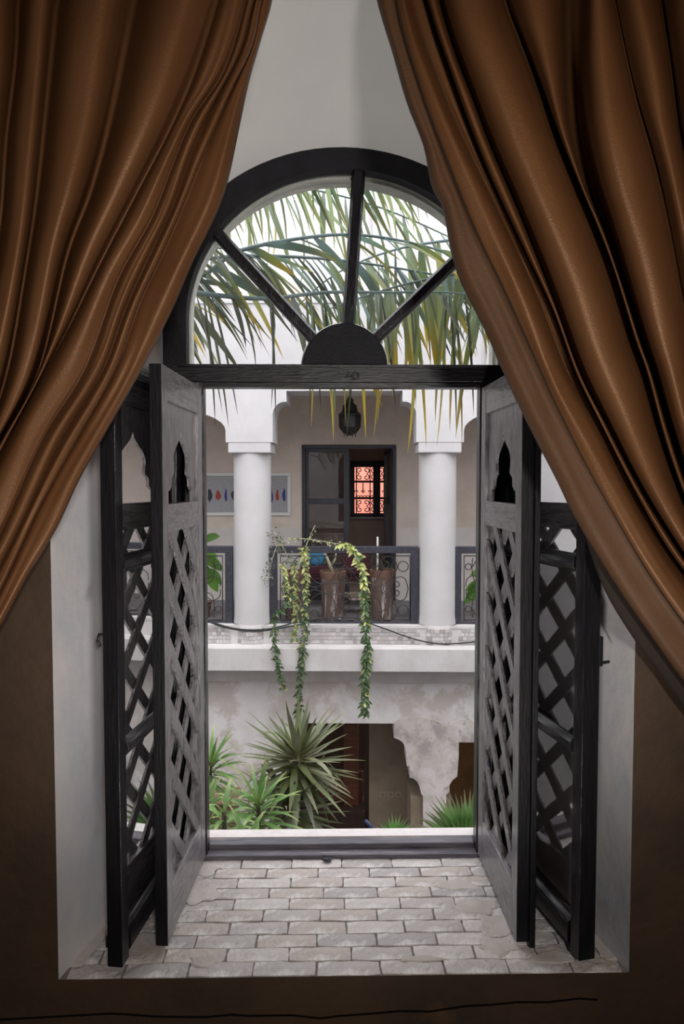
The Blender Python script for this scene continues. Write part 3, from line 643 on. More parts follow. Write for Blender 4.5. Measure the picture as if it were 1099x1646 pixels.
mb = MB(); mb.box(-5.0, 5.0, .14, 1.9, GF-.01, GF+.003); mb.obj('floor_finish', mat('grey_gallery_floor', (.20, .19, .20), (.15, .14, .15), rough=.6, scale=4), g)
mb = MB(); mb.box(-5.2, 5.2, -.008, .012, GF-.03, GF+.004); mb.obj('edge_band', LEDGE, g)
for q in cols[1:3]: mb = MB(); mb.lathe([(.288, zl), (.288, GF-.03), (.280, GF)], c=(q, .24, 0), n=36); mb.obj('column_base', LEDGE, g, smooth=False)
led = fz(1043, -.27); mb = MB()
mb.box(-5.2, 5.2, -.275, .05, fz(1079, -.275), zl); struct(mb.obj('trim_3', LEDGE, M=FM), 'projecting white ledge below the gallery', 'ledge')
# gallery back wall with the door opening
VB = 1.9
d0, d1, dt = fu(485, VB, 800), fu(636, VB, 800), fz(715, VB, 560)
mb = MB(); mb.box(-5.2, d0, VB, VB+.2, GF, 3.2); mb.box(d1, 5.2, VB, VB+.2, GF, 3.2); mb.box(d0, d1, VB, VB+.2, dt, 3.2)
struct(mb.obj('wall_gallery_back', GALL, M=FM), 'beige back wall of the gallery around the double door', 'wall')
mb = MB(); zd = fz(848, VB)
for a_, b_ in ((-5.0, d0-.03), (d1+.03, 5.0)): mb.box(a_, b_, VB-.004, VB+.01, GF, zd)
mb.obj('lower_wall_falloff', mat('lower_wall_falloff', (.68, .63, .60), (.60, .55, .52), rough=.85, scale=2), bpy.data.objects['wall_gallery_back'])  # paler sheet: light growing towards the floor put into the wall's colour
for s_ in (-1, 1): mb = MB(); mb.box(min(s_*5.0, s_*5.2), max(s_*5.0, s_*5.2), .5, VB, GF, 3.2); struct(mb.obj('wall_gallery_side', GALL, M=FM), ('left' if s_ < 0 else 'right')+' end wall of the gallery', 'wall')
# room behind the door
mb = MB(); VR = 5.2
wx0, wx1, wz1, wz0 = fu(563, VR, 790), fu(634, VR, 790), fz(741, VR, 590), fz(832, VR, 590)
mb.box(-3, wx0, VR, VR+.2, GF, 3.2); mb.box(wx1, 3, VR, VR+.2, GF, 3.2); mb.box(wx0, wx1, VR, VR+.2, wz1, 3.2); mb.box(wx0, wx1, VR, VR+.2, GF, wz0)
mb.box(-3.1, -3, VB+.2, VR, GF, 3.2); mb.box(3, 3.1, VB+.2, VR, GF, 3.2); mb.box(-3, 3, VB+.2, VR, GF-.1, GF)
struct(mb.obj('wall_far_room', DARKROOM, M=FM), 'dim plaster walls of the room behind the gallery door', 'wall')
mb = MB(); mb.box(-3, 3, VR+1.9, VR+2.1, GF-1, 2.6); mb.box(-3, 3, VR+.2, VR+2.1, GF-1.1, GF-1); struct(mb.obj('wall_salmon', PINK, M=FM), 'salmon pink wall beyond the far grilled window', 'wall')
# far window: frame, two casements, scroll grilles
W2 = bpy.data.objects.new('window_2', None); COL.objects.link(W2); W2.matrix_world = FM; struct(W2, 'dark small-paned window with wrought scroll grille in the room behind the door', 'window')
vy = (VR-.04, VR+.06)
def fbox(mbx, x0, y0, x1, y1, v0, v1):           # pixel rectangle on plane v0 extruded to v1
    a, b = fa(x0, y0, v0), fa(x1, y1, v0); mbx.box(min(a.x, b.x), max(a.x, b.x), v0, v1, min(a.z, b.z), max(a.z, b.z))
for r4 in ((563, 741, 634, 751), (563, 825, 634, 832), (563, 741, 569.7, 832), (599.6, 741, 611, 832), (630, 741, 634, 832)):
    mb = MB(); fbox(mb, *r4, *vy); mb.obj('window_frame', BLACKM, W2)
for yy in (772.3, 799): mb = MB(); fbox(mb, 569, yy, 631, yy+3.6, VR-.02, VR+.04); mb.obj('glazing_bar', REDWOOD, W2)
mb = MB(); fbox(mb, 561, 831.5, 640, 834, VR-.14, VR); mb.obj('window_sill', STONE, W2)
def spiral(c, r0, turns, a0, sg, n=18, r1=.18):
    return [(c[0]+r0*(1-(1-r1)*i/n)*math.cos(a0+sg*turns*2*math.pi*i/n), c[1]+r0*(1-(1-r1)*i/n)*math.sin(a0+sg*turns*2*math.pi*i/n)) for i in range(n+1)]
mb = MB(); vg = VR+.12
def pxtube(mbx, pl, v, r, n=5): mbx.tube([fa(x, y, v) for x, y in pl], r, n)
for cy in (761.5, 813.5):
    for cxx in (583.2, 606.5, 629.8):
        for sx_ in (-1, 1):
            for sy_ in (-1, 1):
                pxtube(mb, spiral((cxx+sx_*5.6, cy+sy_*5.6), 5.0, 1.15, math.atan2(-sy_, 0)+0, sx_*sy_, r1=.25), vg, .011)
for x in (572.5, 583.2, 594.5, 617, 606.5, 628): pxtube(mb, [(x, 742), (x, 834)] if x in (572.5, 594.5, 617) else [(x, 776), (x, 793)], vg, .013)
for x in (572.5, 583.2, 594.5, 617, 628):
    for s_ in (-1, 1): pxtube(mb, spiral((x+s_*1.8, 790), 1.8, .9, math.pi if s_ > 0 else 0, s_, 10), vg, .009)
    for s_ in (-1, 1): pxtube(mb, [(x+5.5+s_*2.5+2.3*math.cos(R(a)), 799-2.6*math.sin(R(a))) for a in range(0, 181, 30)], vg, .009)
mb.obj('scroll_grille', IRON, W2, smooth=True)
# double door
D1 = bpy.data.objects.new('door_1', None); COL.objects.link(D1); D1.matrix_world = FM; struct(D1, 'charcoal glazed double door of the gallery, right leaf open', 'door')
zf = GF
def dbox(name, x0, y0, x1, y1, v0, v1, m_=PAINT, toF=False, parent=D1, bevel=.004):
    a, b = fa(x0, y0, v0), fa(x1, y1, v0); q = MB(); q.box(min(a.x, b.x), max(a.x, b.x), v0, v1, zf if toF else min(a.z, b.z), max(a.z, b.z)); return q.obj(name, m_, parent, bevel=bevel)
dbox('door_frame', 485, 715, 491, 900, VB-.02, VB+.12, toF=True); dbox('door_frame', 631, 717, 636, 900, VB-.02, VB+.12, toF=True); dbox('door_frame', 485, 715, 636, 721, VB-.02, VB+.12)
dbox('leaf_stile', 491, 721, 496, 900, VB+.01, VB+.06, toF=True); dbox('leaf_stile', 552, 721, 561, 900, VB+.01, VB+.06, toF=True)
dbox('leaf_rail', 496, 721, 552, 727, VB+.01, VB+.06); dbox('leaf_rail', 496, 801, 552, 810, VB+.01, VB+.06); dbox('leaf_rail', 496, 905, 552, 990, VB+.01, VB+.06, toF=True)
for ya, yb in ((727, 801), (810, 905)): q = MB(); a, b = fa(496, ya, VB+.035), fa(552, yb, VB+.035); q.add([(a.x, a.y, a.z), (b.x, a.y, a.z), (b.x, a.y, b.z), (a.x, a.y, b.z)], [(0, 1, 2, 3)]); q.obj('door_pane', DGLASS, D1)
# open right leaf folded inwards
lx = fu(631, VB, 800)-.01; lM = T((lx, VB+.10, 0)) @ Matrix.Rotation(R(97), 4, 'Z'); zt_ = dt-.06
op = bpy.data.objects.new('door_leaf', None); COL.objects.link(op); op.parent = D1; op.matrix_local = lM
for a, b_, c, d_ in ((0, .06, GF, zt_), (.60, .66, GF, zt_), (.06, .60, zt_-.07, zt_), (.06, .60, fz(810, VB), fz(801, VB)), (.06, .60, GF, GF+.75)):
    q = MB(); q.box(a, b_, -.02, .02, c, d_); q.obj('leaf_member', PAINT, op)
for c, d_ in ((GF+.75, fz(810, VB)), (fz(801, VB), zt_-.07)): q = MB(); q.add([(.06, 0, c), (.60, 0, c), (.60, 0, d_), (.06, 0, d_)], [(0, 1, 2, 3)]); q.obj('leaf_pane', DGLASS, op)
# picture
pic = thing('framed_picture', 'wide white-framed picture of small coloured shapes behind the left column', 'picture', FM)
pa, pb = fa(300, 760, VB-.03), fa(467, 829, VB-.03)
fwid = .05
for a, b_, c, d_ in ((pa.x, pb.x, pa.z-fwid, pa.z), (pa.x, pb.x, pb.z, pb.z+fwid), (pa.x, pa.x+fwid, pb.z+fwid, pa.z-fwid), (pb.x-fwid, pb.x, pb.z+fwid, pa.z-fwid)):
    q = MB(); q.box(a, b_, VB-.035, VB-.001, c, d_); q.obj('frame', PICF, pic, bevel=.008)
q = MB(); q.box(pa.x+fwid, pb.x-fwid, VB-.012, VB-.002, pb.z+fwid, pa.z-fwid); q.obj('picture_sheet', PICP, pic)
for i, x in enumerate([311, 324, 337, 350.5, 363, 377, 391, 405, 419, 434, 445.5, 456.5]):
    c = fa(x, 796, VB-.014); m_ = [REDP, BLUE, INKP, REDP, BLUE, INKP, REDP, INKP, BLUE, BLUE, REDP, BLUE][i]; q = MB()
    h = [.09, .1, .10, .075, .10, .09, .08, .1, .1, .15, .09, .10][i]; w_ = [.05, .03, .035, .04, .02, .05, .04, .03, .04, .04, .025, .025][i]
    q.prism([(c.x+w_*math.cos(R(a))*(1+.25*math.sin(3*R(a)+i)), c.z+h*math.sin(R(a))*(1+.15*math.cos(5*R(a)+i))) for a in range(0, 360, 24)], VB-.016, VB-.0125); q.obj('motif', m_, pic)
# lantern
lc = fa(562, 700, .95); zt2 = fz(700, .95, 562)
Ln = thing('hanging_lantern', 'dark pierced metal lantern hanging in the gallery arch', 'lantern', FM @ T((lc.x, .95, zt2)))
k = 9.75/1097
def ly(py): return (700-py)*k
q = MB(); q.lathe([(.045, 0), (.075, ly(696)), (.145, ly(687)), (.15, ly(672)), (.145, ly(668))], n=6); q.obj('lantern_body', LANT, Ln)
q = MB(); q.lathe([(.16, ly(668)), (.165, ly(666)), (.115, ly(662)), (.10, ly(652)), (.05, ly(648)), (.055, ly(643)), (.02, ly(639)), (.01, ly(636))], n=12); q.obj('lantern_dome', LANT, Ln)
q = MB(); q.tube([(0, 0, ly(638)), (0, 0, 3.2-zt2)], .01, 6); q.obj('chain', BLACKM, Ln)
for a in range(6):
    q = MB(); an = a*math.pi/3; q.tube([(.15*math.cos(an), .15*math.sin(an), ly(668)), (.152*math.cos(an), .152*math.sin(an), ly(672)), (.147*math.cos(an), .147*math.sin(an), ly(687)), (.08*math.cos(an), .08*math.sin(an), ly(697)), (.08*math.cos(an), .08*math.sin(an), ly(702))], .008, 5); q.obj('rib', BLACKM, Ln)
# railings
def P6(x, y): return (430+x/4.396, 870+y/4.396)
VRL = .16
def railing(label, x0, x1, post_px, ends, scroll):
    t = thing('balcony_railing', label, 'railing', FM)
    ua, ub = fu(x0, VRL), fu(x1, VRL); zt_, zt0, zb1 = fz(878, VRL), fz(889, VRL), fz(998.5, VRL)
    q = MB(); q.box(ua, ub, VRL-.03, VRL+.05, zt0, zt_); q.obj('top_rail', RAILM, t, bevel=.006)
    q = MB(); q.box(ua, ub, VRL-.02, VRL+.02, fz(1003, VRL), zb1); q.obj('bottom_rail', RAILM, t, bevel=.004)
    for a, b in post_px: q = MB(); q.box(fu(a, VRL), fu(b, VRL), VRL-.03, VRL+.05, GF, zt0); q.obj('post', RAILM, t, bevel=.004)
    for a, b in ends:                                    # thin inner frame
        q = MB(); xa, xb, y0_, y1_ = a, b, 893.5, 996.5
        for seg in ([(xa, y0_), (xb, y0_)], [(xa, y1_), (xb, y1_)], [(xa, y0_), (xa, y1_)], [(xb, y0_), (xb, y1_)]): pxtube(q, seg, VRL, .007)
        q.obj('inner_frame', IRON, t, smooth=True)
    q = MB()
    for pl in scroll: pxtube(q, [(p.x, p.y) for p in poly_at(pl, max(10, 5*len(pl)))], VRL+.004, .0065)
    q.obj('scrollwork', IRON, t, smooth=True); return t
qr = [  # one quarter of the middle panel, in the close-up's coordinates, mirrored about (545, 335)
 [(325+440, 330), (700, 310), (620, 296), (545, 290)],
 [(740, 330), (790, 318), (850, 285), (895, 230), (914, 175), (890, 122), (845, 108), (808, 128), (806, 168), (832, 190), (856, 172), (850, 150)],
 [(548, 190), (600, 215), (640, 275), (700, 302), (760, 280), (798, 220), (800, 150), (765, 110), (728, 130), (738, 170), (770, 182), (788, 165)],
 [(546, 165), (560, 122), (600, 108), (635, 135), (625, 178), (590, 195), (555, 180), (546, 165)],
 [(546, 300), (515, 285), (498, 250), (515, 205), (548, 190)],
 [(545, 235), (562, 248), (556, 275), (530, 280), (522, 262)],
 [(905, 262), (935, 250), (972, 268), (992, 335)], [(905, 262), (880, 300), (876, 335)],
 [(895, 285), (915, 284), (930, 303), (920, 322), (900, 318)]]
circ = lambda x, y, r: [(x+r*math.cos(a*2*math.pi/14), y+r*math.sin(a*2*math.pi/14)) for a in range(15)]
mid = []
for pl in qr:
    for sx_ in (1, -1):
        for sy_ in (1, -1): mid.append([P6(545+sx_*(x-545), 335+sy_*(y-335)) for x, y in pl])
for cx_, cy_, r in ((133, 178, 36), (957, 178, 36), (133, 488, 36), (957, 488, 36), (545, 335, 37), (845, 335, 27), (245, 335, 27)): mid.append([P6(*p) for p in circ(cx_, cy_, r)])
railing('wrought iron railing with scrolls between the two gallery columns', 433, 672, [(433, 445), (660, 672)], [(450.5, 658.5)], mid)
def side_panel(x1, sg):                                    # scrolls of an outer bay, x1 = edge next to the post
    X = lambda d: x1-sg*d
    out = [[(X(7+4.8*math.cos(a)), 911+4.8*math.sin(a)) for a in [i*.45 for i in range(15)]], [(X(7+4.8*math.cos(a)), 979+4.8*math.sin(a)) for a in [i*.45 for i in range(15)]]]
    for s_ in (-1, 1):
        cy = 945
        out.append([(X(14), cy+s_*48), (X(13), cy+s_*30), (X(16), cy+s_*14), (X(24), cy+s_*8), (X(30), cy+s_*20), (X(26), cy+s_*30), (X(19), cy+s_*26)])
        out.append([(X(14), cy+s_*34), (X(22), cy+s_*47), (X(34), cy+s_*50), (X(44), cy+s_*40), (X(46), cy+s_*24)])
        out.append([(X(3), cy+s_*2), (X(5), cy+s_*14), (X(16), cy+s_*20), (X(26), cy+s_*12), (X(27), cy)])
    return out
railing('wrought iron railing left of the left gallery column', 112, 374, [(362, 374), (112, 122)], [(126, 357.5)], side_panel(357.5, 1)+side_panel(310, 1)+side_panel(262, 1)+side_panel(214, 1)+side_panel(166, 1))
railing('wrought iron railing right of the right gallery column', 731, 995, [(731, 741), (985, 995)], [(745.5, 981)], side_panel(745.5, -1)+side_panel(793, -1)+side_panel(841, -1)+side_panel(889, -1)+side_panel(937, -1))
# cable
q = MB(); va = -.05
for pl in ([(250, 960), (333, 996), (350, 1003), (375, 1010), (400, 1012.5), (430, 1011.5), (455, 1006), (480, 999.5), (540, 992), (575, 994), (594, 1002), (625, 1013), (655, 1024), (685, 1032), (715, 1035), (745, 1033.5), (770, 1030), (860, 1010)], [(300, 984), (333, 998), (352, 1006), (378, 1012), (402, 1014.5), (432, 1013), (470, 1006), (520, 997)]):
    q.tube([fa(p.x, p.y, va) for p in poly_at(pl, 60)], .010, 6)
tag(q.obj('drooping_cable', CABLE, smooth=True, M=FM), 'black cable drooping across the gallery edge', 'cable')

# planters on the gallery
def planter(x0, x1, ytop, label, v=.42):
    c = fa((x0+x1)/2, ytop, v); r = (fu(x1, v)-fu(x0, v))/2; h = c.z-GF
    t = thing('planter', label, 'planter', FM @ T((c.x, v, GF)), None)
    q = MB(); q.lathe([(r*.80, 0), (r*.86, h*.3), (r*.93, h*.7), (r*.96, h-.09)], n=28); smooth_flat(q.obj('pot', TERRA, t))
    q = MB(); q.lathe([(r*.97, h-.10), (r*1.0, h-.085), (r*1.02, h-.01), (r*.98, h), (r*.86, h), (r*.84, h-.06), (.001, h-.06)], n=28); smooth_flat(q.obj('rim', TERRR, t))
    q = MB(); q.lathe([(r*.84, h-.062), (r*.8, h-.05), (.001, h-.045)], n=20); q.obj('soil', DARKWOOD, t)
    return t, c, r, h
pL = planter(455, 490, 917, 'brown planter at the left end of the gallery, behind the hanging vines')
pM = planter(514, 556, 917, 'whitewashed terracotta planter in the middle with a bare woody stem')
pR = planter(594, 634, 915, 'whitewashed terracotta planter on the right with small bushy plant and stake')
# bare plant in the middle planter
t = thing('potted_shrub', 'bare woody stem growing from the middle planter', 'plant', FM @ T((pM[1].x, .42, GF+pM[3]-.05)))
q = MB()
q.tube([(0, 0, 0), (-.04, 0, .12), (-.1, .02, .26), (-.18, .02, .36)], [.03, .025, .018, .01], 6); q.tube([(-.03, 0, .1), (.03, .01, .2), (.05, 0, .34)], [.02, .015, .006], 6); q.tube([(-.1, .02, .26), (-.06, 0, .36), (-.08, 0, .44)], [.014, .01, .005], 6)
q.obj('stem', STEMM, t, smooth=True)
t = thing('potted_herb', 'small bushy green plant around a pale stake in the right planter', 'plant', FM @ T((pR[1].x, .42, GF+pR[3]-.05)))
q = MB(); q.box(-.075, -.05, -.01, .012, 0, .49); q.obj('stake', STONE, t)
q = MB()
for i in range(70):
    a, r = random.uniform(0, 6.28), random.uniform(.02, .17); p = Vector((r*math.cos(a), r*math.sin(a), random.uniform(.02, .16))); dd = Vector((math.cos(a), math.sin(a), random.uniform(-.3, 1))).normalized()
    q.blade([p, p+dd*.03, p+dd*.06], [.004, .02, .002], dd.cross(Vector((0, 0, 1))))
o = q.obj('leaves', VINE, t); o['kind'] = 'stuff'
# chairs seen behind the railing
def chair(px, v, label, back_h=.92):
    c = fa(px, 930, v); t = thing('chair', label, 'chair', FM @ T((c.x, v, GF)))
    q = MB(); q.box(-.21, .21, -.2, .22, .43, .49); q.obj('seat', MAROON, t, bevel=.02)
    q = MB(); q.box(-.21, .21, -.235, -.19, .52, back_h); q.obj('backrest', MAROON, t, bevel=.02)
    for sx_ in (-1, 1):
        for sy_, hh_ in ((-1, back_h-.02), (1, .43)):
            q = MB(); q.box(sx_*.19-.018, sx_*.19+.018, sy_*.2-.018, sy_*.2+.018, 0, hh_); q.obj('leg', DARKWOOD, t)
    return t
chair(507, 1.25, 'maroon chair in the gallery behind the middle planter, with a blue cushion', back_h=.66)
chair(572, 1.3, 'maroon chair in the gallery between the middle and right planters')
cu = fa(507, 903, 1.0)
q = MB(); q.lathe([(.001, -.12), (.05, -.11), (.09, -.075), (.11, 0), (.09, .075), (.05, .11), (.001, .12)], n=20)
cM = FM @ T((cu.x, 1.28, GF+.49))
t = thing('cushion', 'round blue cushion resting on the left maroon chair', 'cushion', cM)
o = q.obj('cushion_cover', TEAL, t, smooth=True); o.matrix_local = T((0, -.06, .27)) @ Matrix.Scale(.45, 4, (0, 1, 0)) @ Matrix.Scale(1.1, 4)
q = MB(); q.tube([(.115*math.cos(a/24*6.2832), -.06, .27+.125*math.sin(a/24*6.2832)) for a in range(24)], .006, 6, closed=True); q.obj('piping', TEAL, t, smooth=True)
t = thing('low_bench', 'low grey bench in front of the open gallery door', 'bench', FM @ T((fu(565, .85), .85, GF)))
q = MB(); q.box(-.30, .36, -.11, .11, .24, .29); q.obj('bench_top', OLIVE, t, bevel=.01)
for s_ in (-1, 1): q = MB(); q.box(s_*.3-.03, s_*.3+.03, -.12, .12, 0, .24); q.obj('leg', OLIVE, t)

# ================================================================ GROUND FLOOR
VL = .05
zL1, zL2 = fz(1163, VL), fz(1193, VL)
def gp(px, py): p = fa(px, py, VL); return (p.x, p.z)
pillar = [gp(633, 1163), gp(633, 1186), gp(639, 1188), gp(646, 1192), gp(650, 1198), gp(652.5, 1208), gp(653.5, 1231), gp(658, 1231), gp(658, 1250), gp(664, 1251), gp(670, 1256), gp(674, 1264), gp(677, 1277), gp(680, 1279)]
pr = [gp(717, 1277), gp(722, 1273), gp(722, 1262), gp(727, 1254), gp(734.5, 1248), gp(737, 1215), gp(737, 1193)]
ground = [(-5.2, fz(1079, VL)+.2), (-5.2, YD), (fu(478, VL, 1250), YD), (fu(478, VL, 1250), zL1)]+pillar+[(pillar[-1][0], YD), (pr[0][0], YD)]+pr+[(fu(737, VL, 1215)+.75, zL2), (fu(737, VL, 1215)+.75, YD), (5.2, YD), (5.2, fz(1079, VL)+.2)]
bm = bmesh.new(); vv = [bm.verts.new((p[0], VL, p[1])) for p in ground]; ee = [bm.edges.new((vv[i], vv[(i+1) % len(vv)])) for i in range(len(vv))]
bmesh.ops.triangle_fill(bm, use_beauty=True, use_dissolve=False, edges=ee); bm.verts.index_update(); fr = [v.co.copy() for v in bm.verts]; tf = [[v.index for v in f.verts] for f in bm.faces]; bm.free()
n = len(fr); mb = MB(); mb.add([(v.x, VL, v.z) for v in fr]+[(v.x, VL+.42, v.z) for v in fr], tf+[[i+n for i in reversed(f)] for f in tf]+[[i, (i+1) % n, (i+1) % n+n, i+n] for i in range(n)])
gw = struct(mb.obj('wall_ground_arcade', WALLLOW, M=FM), 'stained pale ground floor wall with stepped corbel pillar', 'wall')
# stained face of the corbel pillar, a thin skim that stands proud of the wall
sk = [(x+.004, z) for x, z in pillar]+[(x, z) for x, z in pr][:-1]
arcp = [gp(737, 1193), gp(763, 1193), gp(772, 1184), gp(770, 1165), gp(752, 1154), gp(735, 1158), gp(715, 1166), gp(700, 1158), gp(672, 1152), gp(645, 1154), gp(634, 1160)]
sk2 = [(x, z) for x, z in pillar]+[(pillar[-1][0], YD+.01), (pr[0][0], YD+.01)]+pr[:-1]+arcp
mb = MB(); mb.prism(sk2, VL-.004, VL); mb.obj('stained_skim', PILL, gw)
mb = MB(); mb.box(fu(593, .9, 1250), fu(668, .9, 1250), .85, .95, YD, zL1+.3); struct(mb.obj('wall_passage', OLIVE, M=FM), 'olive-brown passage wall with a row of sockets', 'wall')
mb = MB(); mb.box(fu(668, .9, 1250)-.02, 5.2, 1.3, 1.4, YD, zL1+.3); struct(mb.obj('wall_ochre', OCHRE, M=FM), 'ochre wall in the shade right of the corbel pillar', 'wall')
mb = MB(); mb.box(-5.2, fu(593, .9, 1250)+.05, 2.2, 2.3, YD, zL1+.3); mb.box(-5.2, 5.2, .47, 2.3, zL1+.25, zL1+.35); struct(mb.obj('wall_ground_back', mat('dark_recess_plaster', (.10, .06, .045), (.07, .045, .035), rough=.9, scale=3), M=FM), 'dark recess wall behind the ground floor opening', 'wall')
D2 = bpy.data.objects.new('door_2', None); COL.objects.link(D2); D2.matrix_world = FM; struct(D2, 'reddish brown wooden door in the dark ground floor recess', 'door')
VD = 1.15
zf = YD
dbox('door_panel', 552, 1166, 576, 1300, VD, VD+.05, REDWOOD, True, D2); dbox('door_panel', 505, 1240, 583, 1305, VD+.1, VD+.16, REDWOOD, False, D2)
dbox('door_frame', 585, 1160, 593, 1300, VD-.05, VD+.1, DARKWOOD, True, D2); dbox('door_frame', 470, 1303, 586, 1345, VD-.2, VD+.3, DARKWOOD, True, D2)
q = MB(); a = fa(500, 1306, VD-.2); 
for i in range(26): x = fu(502+i*3.2, VD-.2, 1320); q.box(x, x+.012, VD-.215, VD-.2, fz(1330, VD-.2), fz(1307, VD-.2))
o = q.obj('carved_flutes', DARKWOOD, D2); o['kind'] = 'stuff'
sw = thing('socket_row', 'row of three beige wall sockets beside the corbel pillar', 'socket', FM)
for x in (615, 627.5, 640):
    q = MB(); a, b = fa(x-5, 1272.5, .845), fa(x+5, 1282, .845); q.box(a.x, b.x, .838, .85, b.z, a.z); pl = q.obj('socket_plate', SOCK, sw, bevel=.006)
    q = MB(); c = fa(x, 1277, .836); q.lathe([(.024, -.003), (.03, 0), (.024, .003)], n=14); o = q.obj('socket_ring', OLIVE, pl); o.matrix_local = T((c.x, .836, c.z)) @ Matrix.Rotation(R(90), 4, 'X')
ret = bpy.data.objects['wall_ground_arcade']
mb = MB(); mb.box(fu(659, .2, 1300), fu(681, .05, 1300), .12, .86, YD, fz(1277, .2)); mb.box(fu(717, .05, 1300), fu(724, .2, 1300), .12, .86, YD, fz(1275, .2)); mb.obj('pillar_return', OLIVE, ret)  # shadow sides of the pillar, shade put into the olive colour
for xa, xb, ya, yb, sg in ((657.5, 676, 1251, 1277, 1), (735, 722, 1249, 1275, -1)):
    a_, b_ = gp(xa, ya), gp(xb, yb); n_ = 8; mb = MB()
    mb.prism([(b_[0], a_[1]), (a_[0], a_[1])]+[(a_[0]+(b_[0]-a_[0])*math.sin(math.pi/2*i/n_), a_[1]-.02-(a_[1]-b_[1]-.02)*(1-math.cos(math.pi/2*i/n_))) for i in range(n_+1)], .47, .84); mb.obj('corbel_return', OLIVE, ret)  # corbel flanks in the same olive, standing in for shade
# side walls and floor of the courtyard
mb = MB(); mb.box(-4.7, -4.6, YX, 9.3, YD, 3.45); struct(mb.obj('wall_courtyard_left', WHITE), 'white wall on the left side of the courtyard', 'wall')
mb = MB(); mb.box(4.6, 4.7, YX, 9.3, YD, 3.45); struct(mb.obj('wall_courtyard_right', WHITE), 'white wall on the right side of the courtyard', 'wall')
mb = MB(); mb.box(-5.5, 5.5, YX-.1, 11.2, YD-.1, YD); struct(mb.obj('floor_courtyard', MORTAR), 'paved courtyard floor far below', 'floor')

# ================================================================ PLANTS
def arc_pts(p, d, L, droop, n=7):
    pts = [Vector(p)]; d = Vector(d).normalized()
    for i in range(n):
        pts.append(pts[-1]+d*(L/n)); d = (d+Vector((0, 0, -1))*droop/n*(1+.6*i/n)).normalized()
    return pts
def leaf_obj(parent, name, p, d, L, W, droop, m_, fold=.3, side=None, prof=(.25, .7, 1, .95, .8, .6, .35, .03)):
    pts = arc_pts(p, d, L, droop); sd = side or Vector(d).cross(Vector((0, 0, 1)))
    if Vector(sd).length < .05: sd = Vector((1, 0, 0))
    q = MB(); q.blade(pts, [W*k for k in prof], sd, fold); o = q.obj(name, m_, parent, smooth=True); return o
# yucca: two heads on one trunk
Yy = 6.2
c1, c2 = at(478, 1212, Yy), at(462, 1290, Yy-.05)
yu = thing('yucca', 'large grey-green yucca with sword leaves before the ground floor wall', 'plant', T((c2.x, Yy, YD)))
base = Vector((c2.x, Yy, YD))
q = MB(); q.tube([Vector((0, 0, 0)), Vector((.03, 0, 1.2)), c2-base+Vector((.04, .05, -.3)), c1-base+Vector((-.02, .03, -.1))], [.10, .08, .06, .045], 10); q.obj('trunk', BARK, yu, smooth=True)
rng = random.Random(11)
for hc, n_, L0, zmin in ((c1, 110, .62, -.66), (c2, 66, .58, -.35)):
    for i in range(n_):
        u = (i+.5)/n_; el = math.asin(zmin+(1-zmin)*u*.98) if abs(zmin+(1-zmin)*u*.98) < 1 else 1.4
        az = i*2.39996+rng.uniform(-.15, .15); L = L0*rng.uniform(.82, 1.12)*(1-.18*max(0, math.sin(el)))
        d_ = Vector((math.cos(az)*math.cos(el), math.sin(az)*math.cos(el)*.9, math.sin(el)))
        dr = rng.choice([.1, .15, .2, .3]) if rng.random() < .86 else 1.7
        p = hc-base+Vector((0, 0, -.16*(1-u)))+d_*.03
        leaf_obj(yu, 'leaf', p, d_, L, rng.uniform(.05, .072), dr, YUC if rng.random() < .6 else YUCG)
# brighter lance-leaved plants at the left
def lance(px, py, Y, n_, L, label, zmin=-.25, wd=.04, dr=(.4, 1.4), seed=1):
    c = at(px, py, Y); base = Vector((c.x, Y, YD)); t = thing('dracaena', label, 'plant', T(base)); rg = random.Random(seed)
    q = MB(); q.tube([(0, 0, 0), (.02, 0, (c.z-YD)*.5), (0, 0, c.z-YD)], [.035, .025, .014], 8); q.obj('stem', BARK, t, smooth=True)
    for i in range(n_):
        u = (i+.5)/n_; s_ = zmin+(.97-zmin)*u; el = math.asin(s_); az = i*2.39996+rg.uniform(-.2, .2)
        d_ = Vector((math.cos(az)*math.cos(el), math.sin(az)*math.cos(el), s_))
        leaf_obj(t, 'leaf', c-base+Vector((0, 0, -.22*(1-u))), d_, L*rg.uniform(.75, 1.1), wd*rg.uniform(.8, 1.2), rg.uniform(*dr), DRAC, prof=(.3, .65, .9, 1, .9, .7, .4, .04))
    return t
lance(415, 1290, 5.0, 46, .38, 'bright green lance-leaved plant in front of the yucca', seed=3)
lance(338, 1226, 7.3, 54, .48, 'bright green lance-leaved plant left, beside the left shutter', zmin=-.5, seed=5)
lance(360, 1305, 4.2, 22, .26, 'low pale green lance-leaved plant in front of the brown box planter', zmin=-.1, dr=(1, 2.2), seed=8)
lance(396, 1345, 3.5, 18, .19, 'small green lance-leaved plant just above the sill between the others', zmin=0, dr=(.6, 1.6), seed=9)
lance(328, 1290, 6.1, 44, .42, 'dark-backed lance-leaved plant low at the left shutter', zmin=-.4, dr=(.3, 1.2), seed=13)
t = thing('box_planter', 'tall reddish brown box planter behind the plants on the left', 'planter', T((at(365, 1290, 8.2).x, 8.2, YD)))
q = MB(); hb_ = at(365, 1288, 8.1).z-YD; q.box(-.17, .12, -.2, .2, 0, hb_); q.obj('box', TERRR, t, bevel=.01); q = MB(); q.box(-.19, .14, -.22, .22, hb_, hb_+.03); q.obj('rim', TERRR, t, bevel=.008)
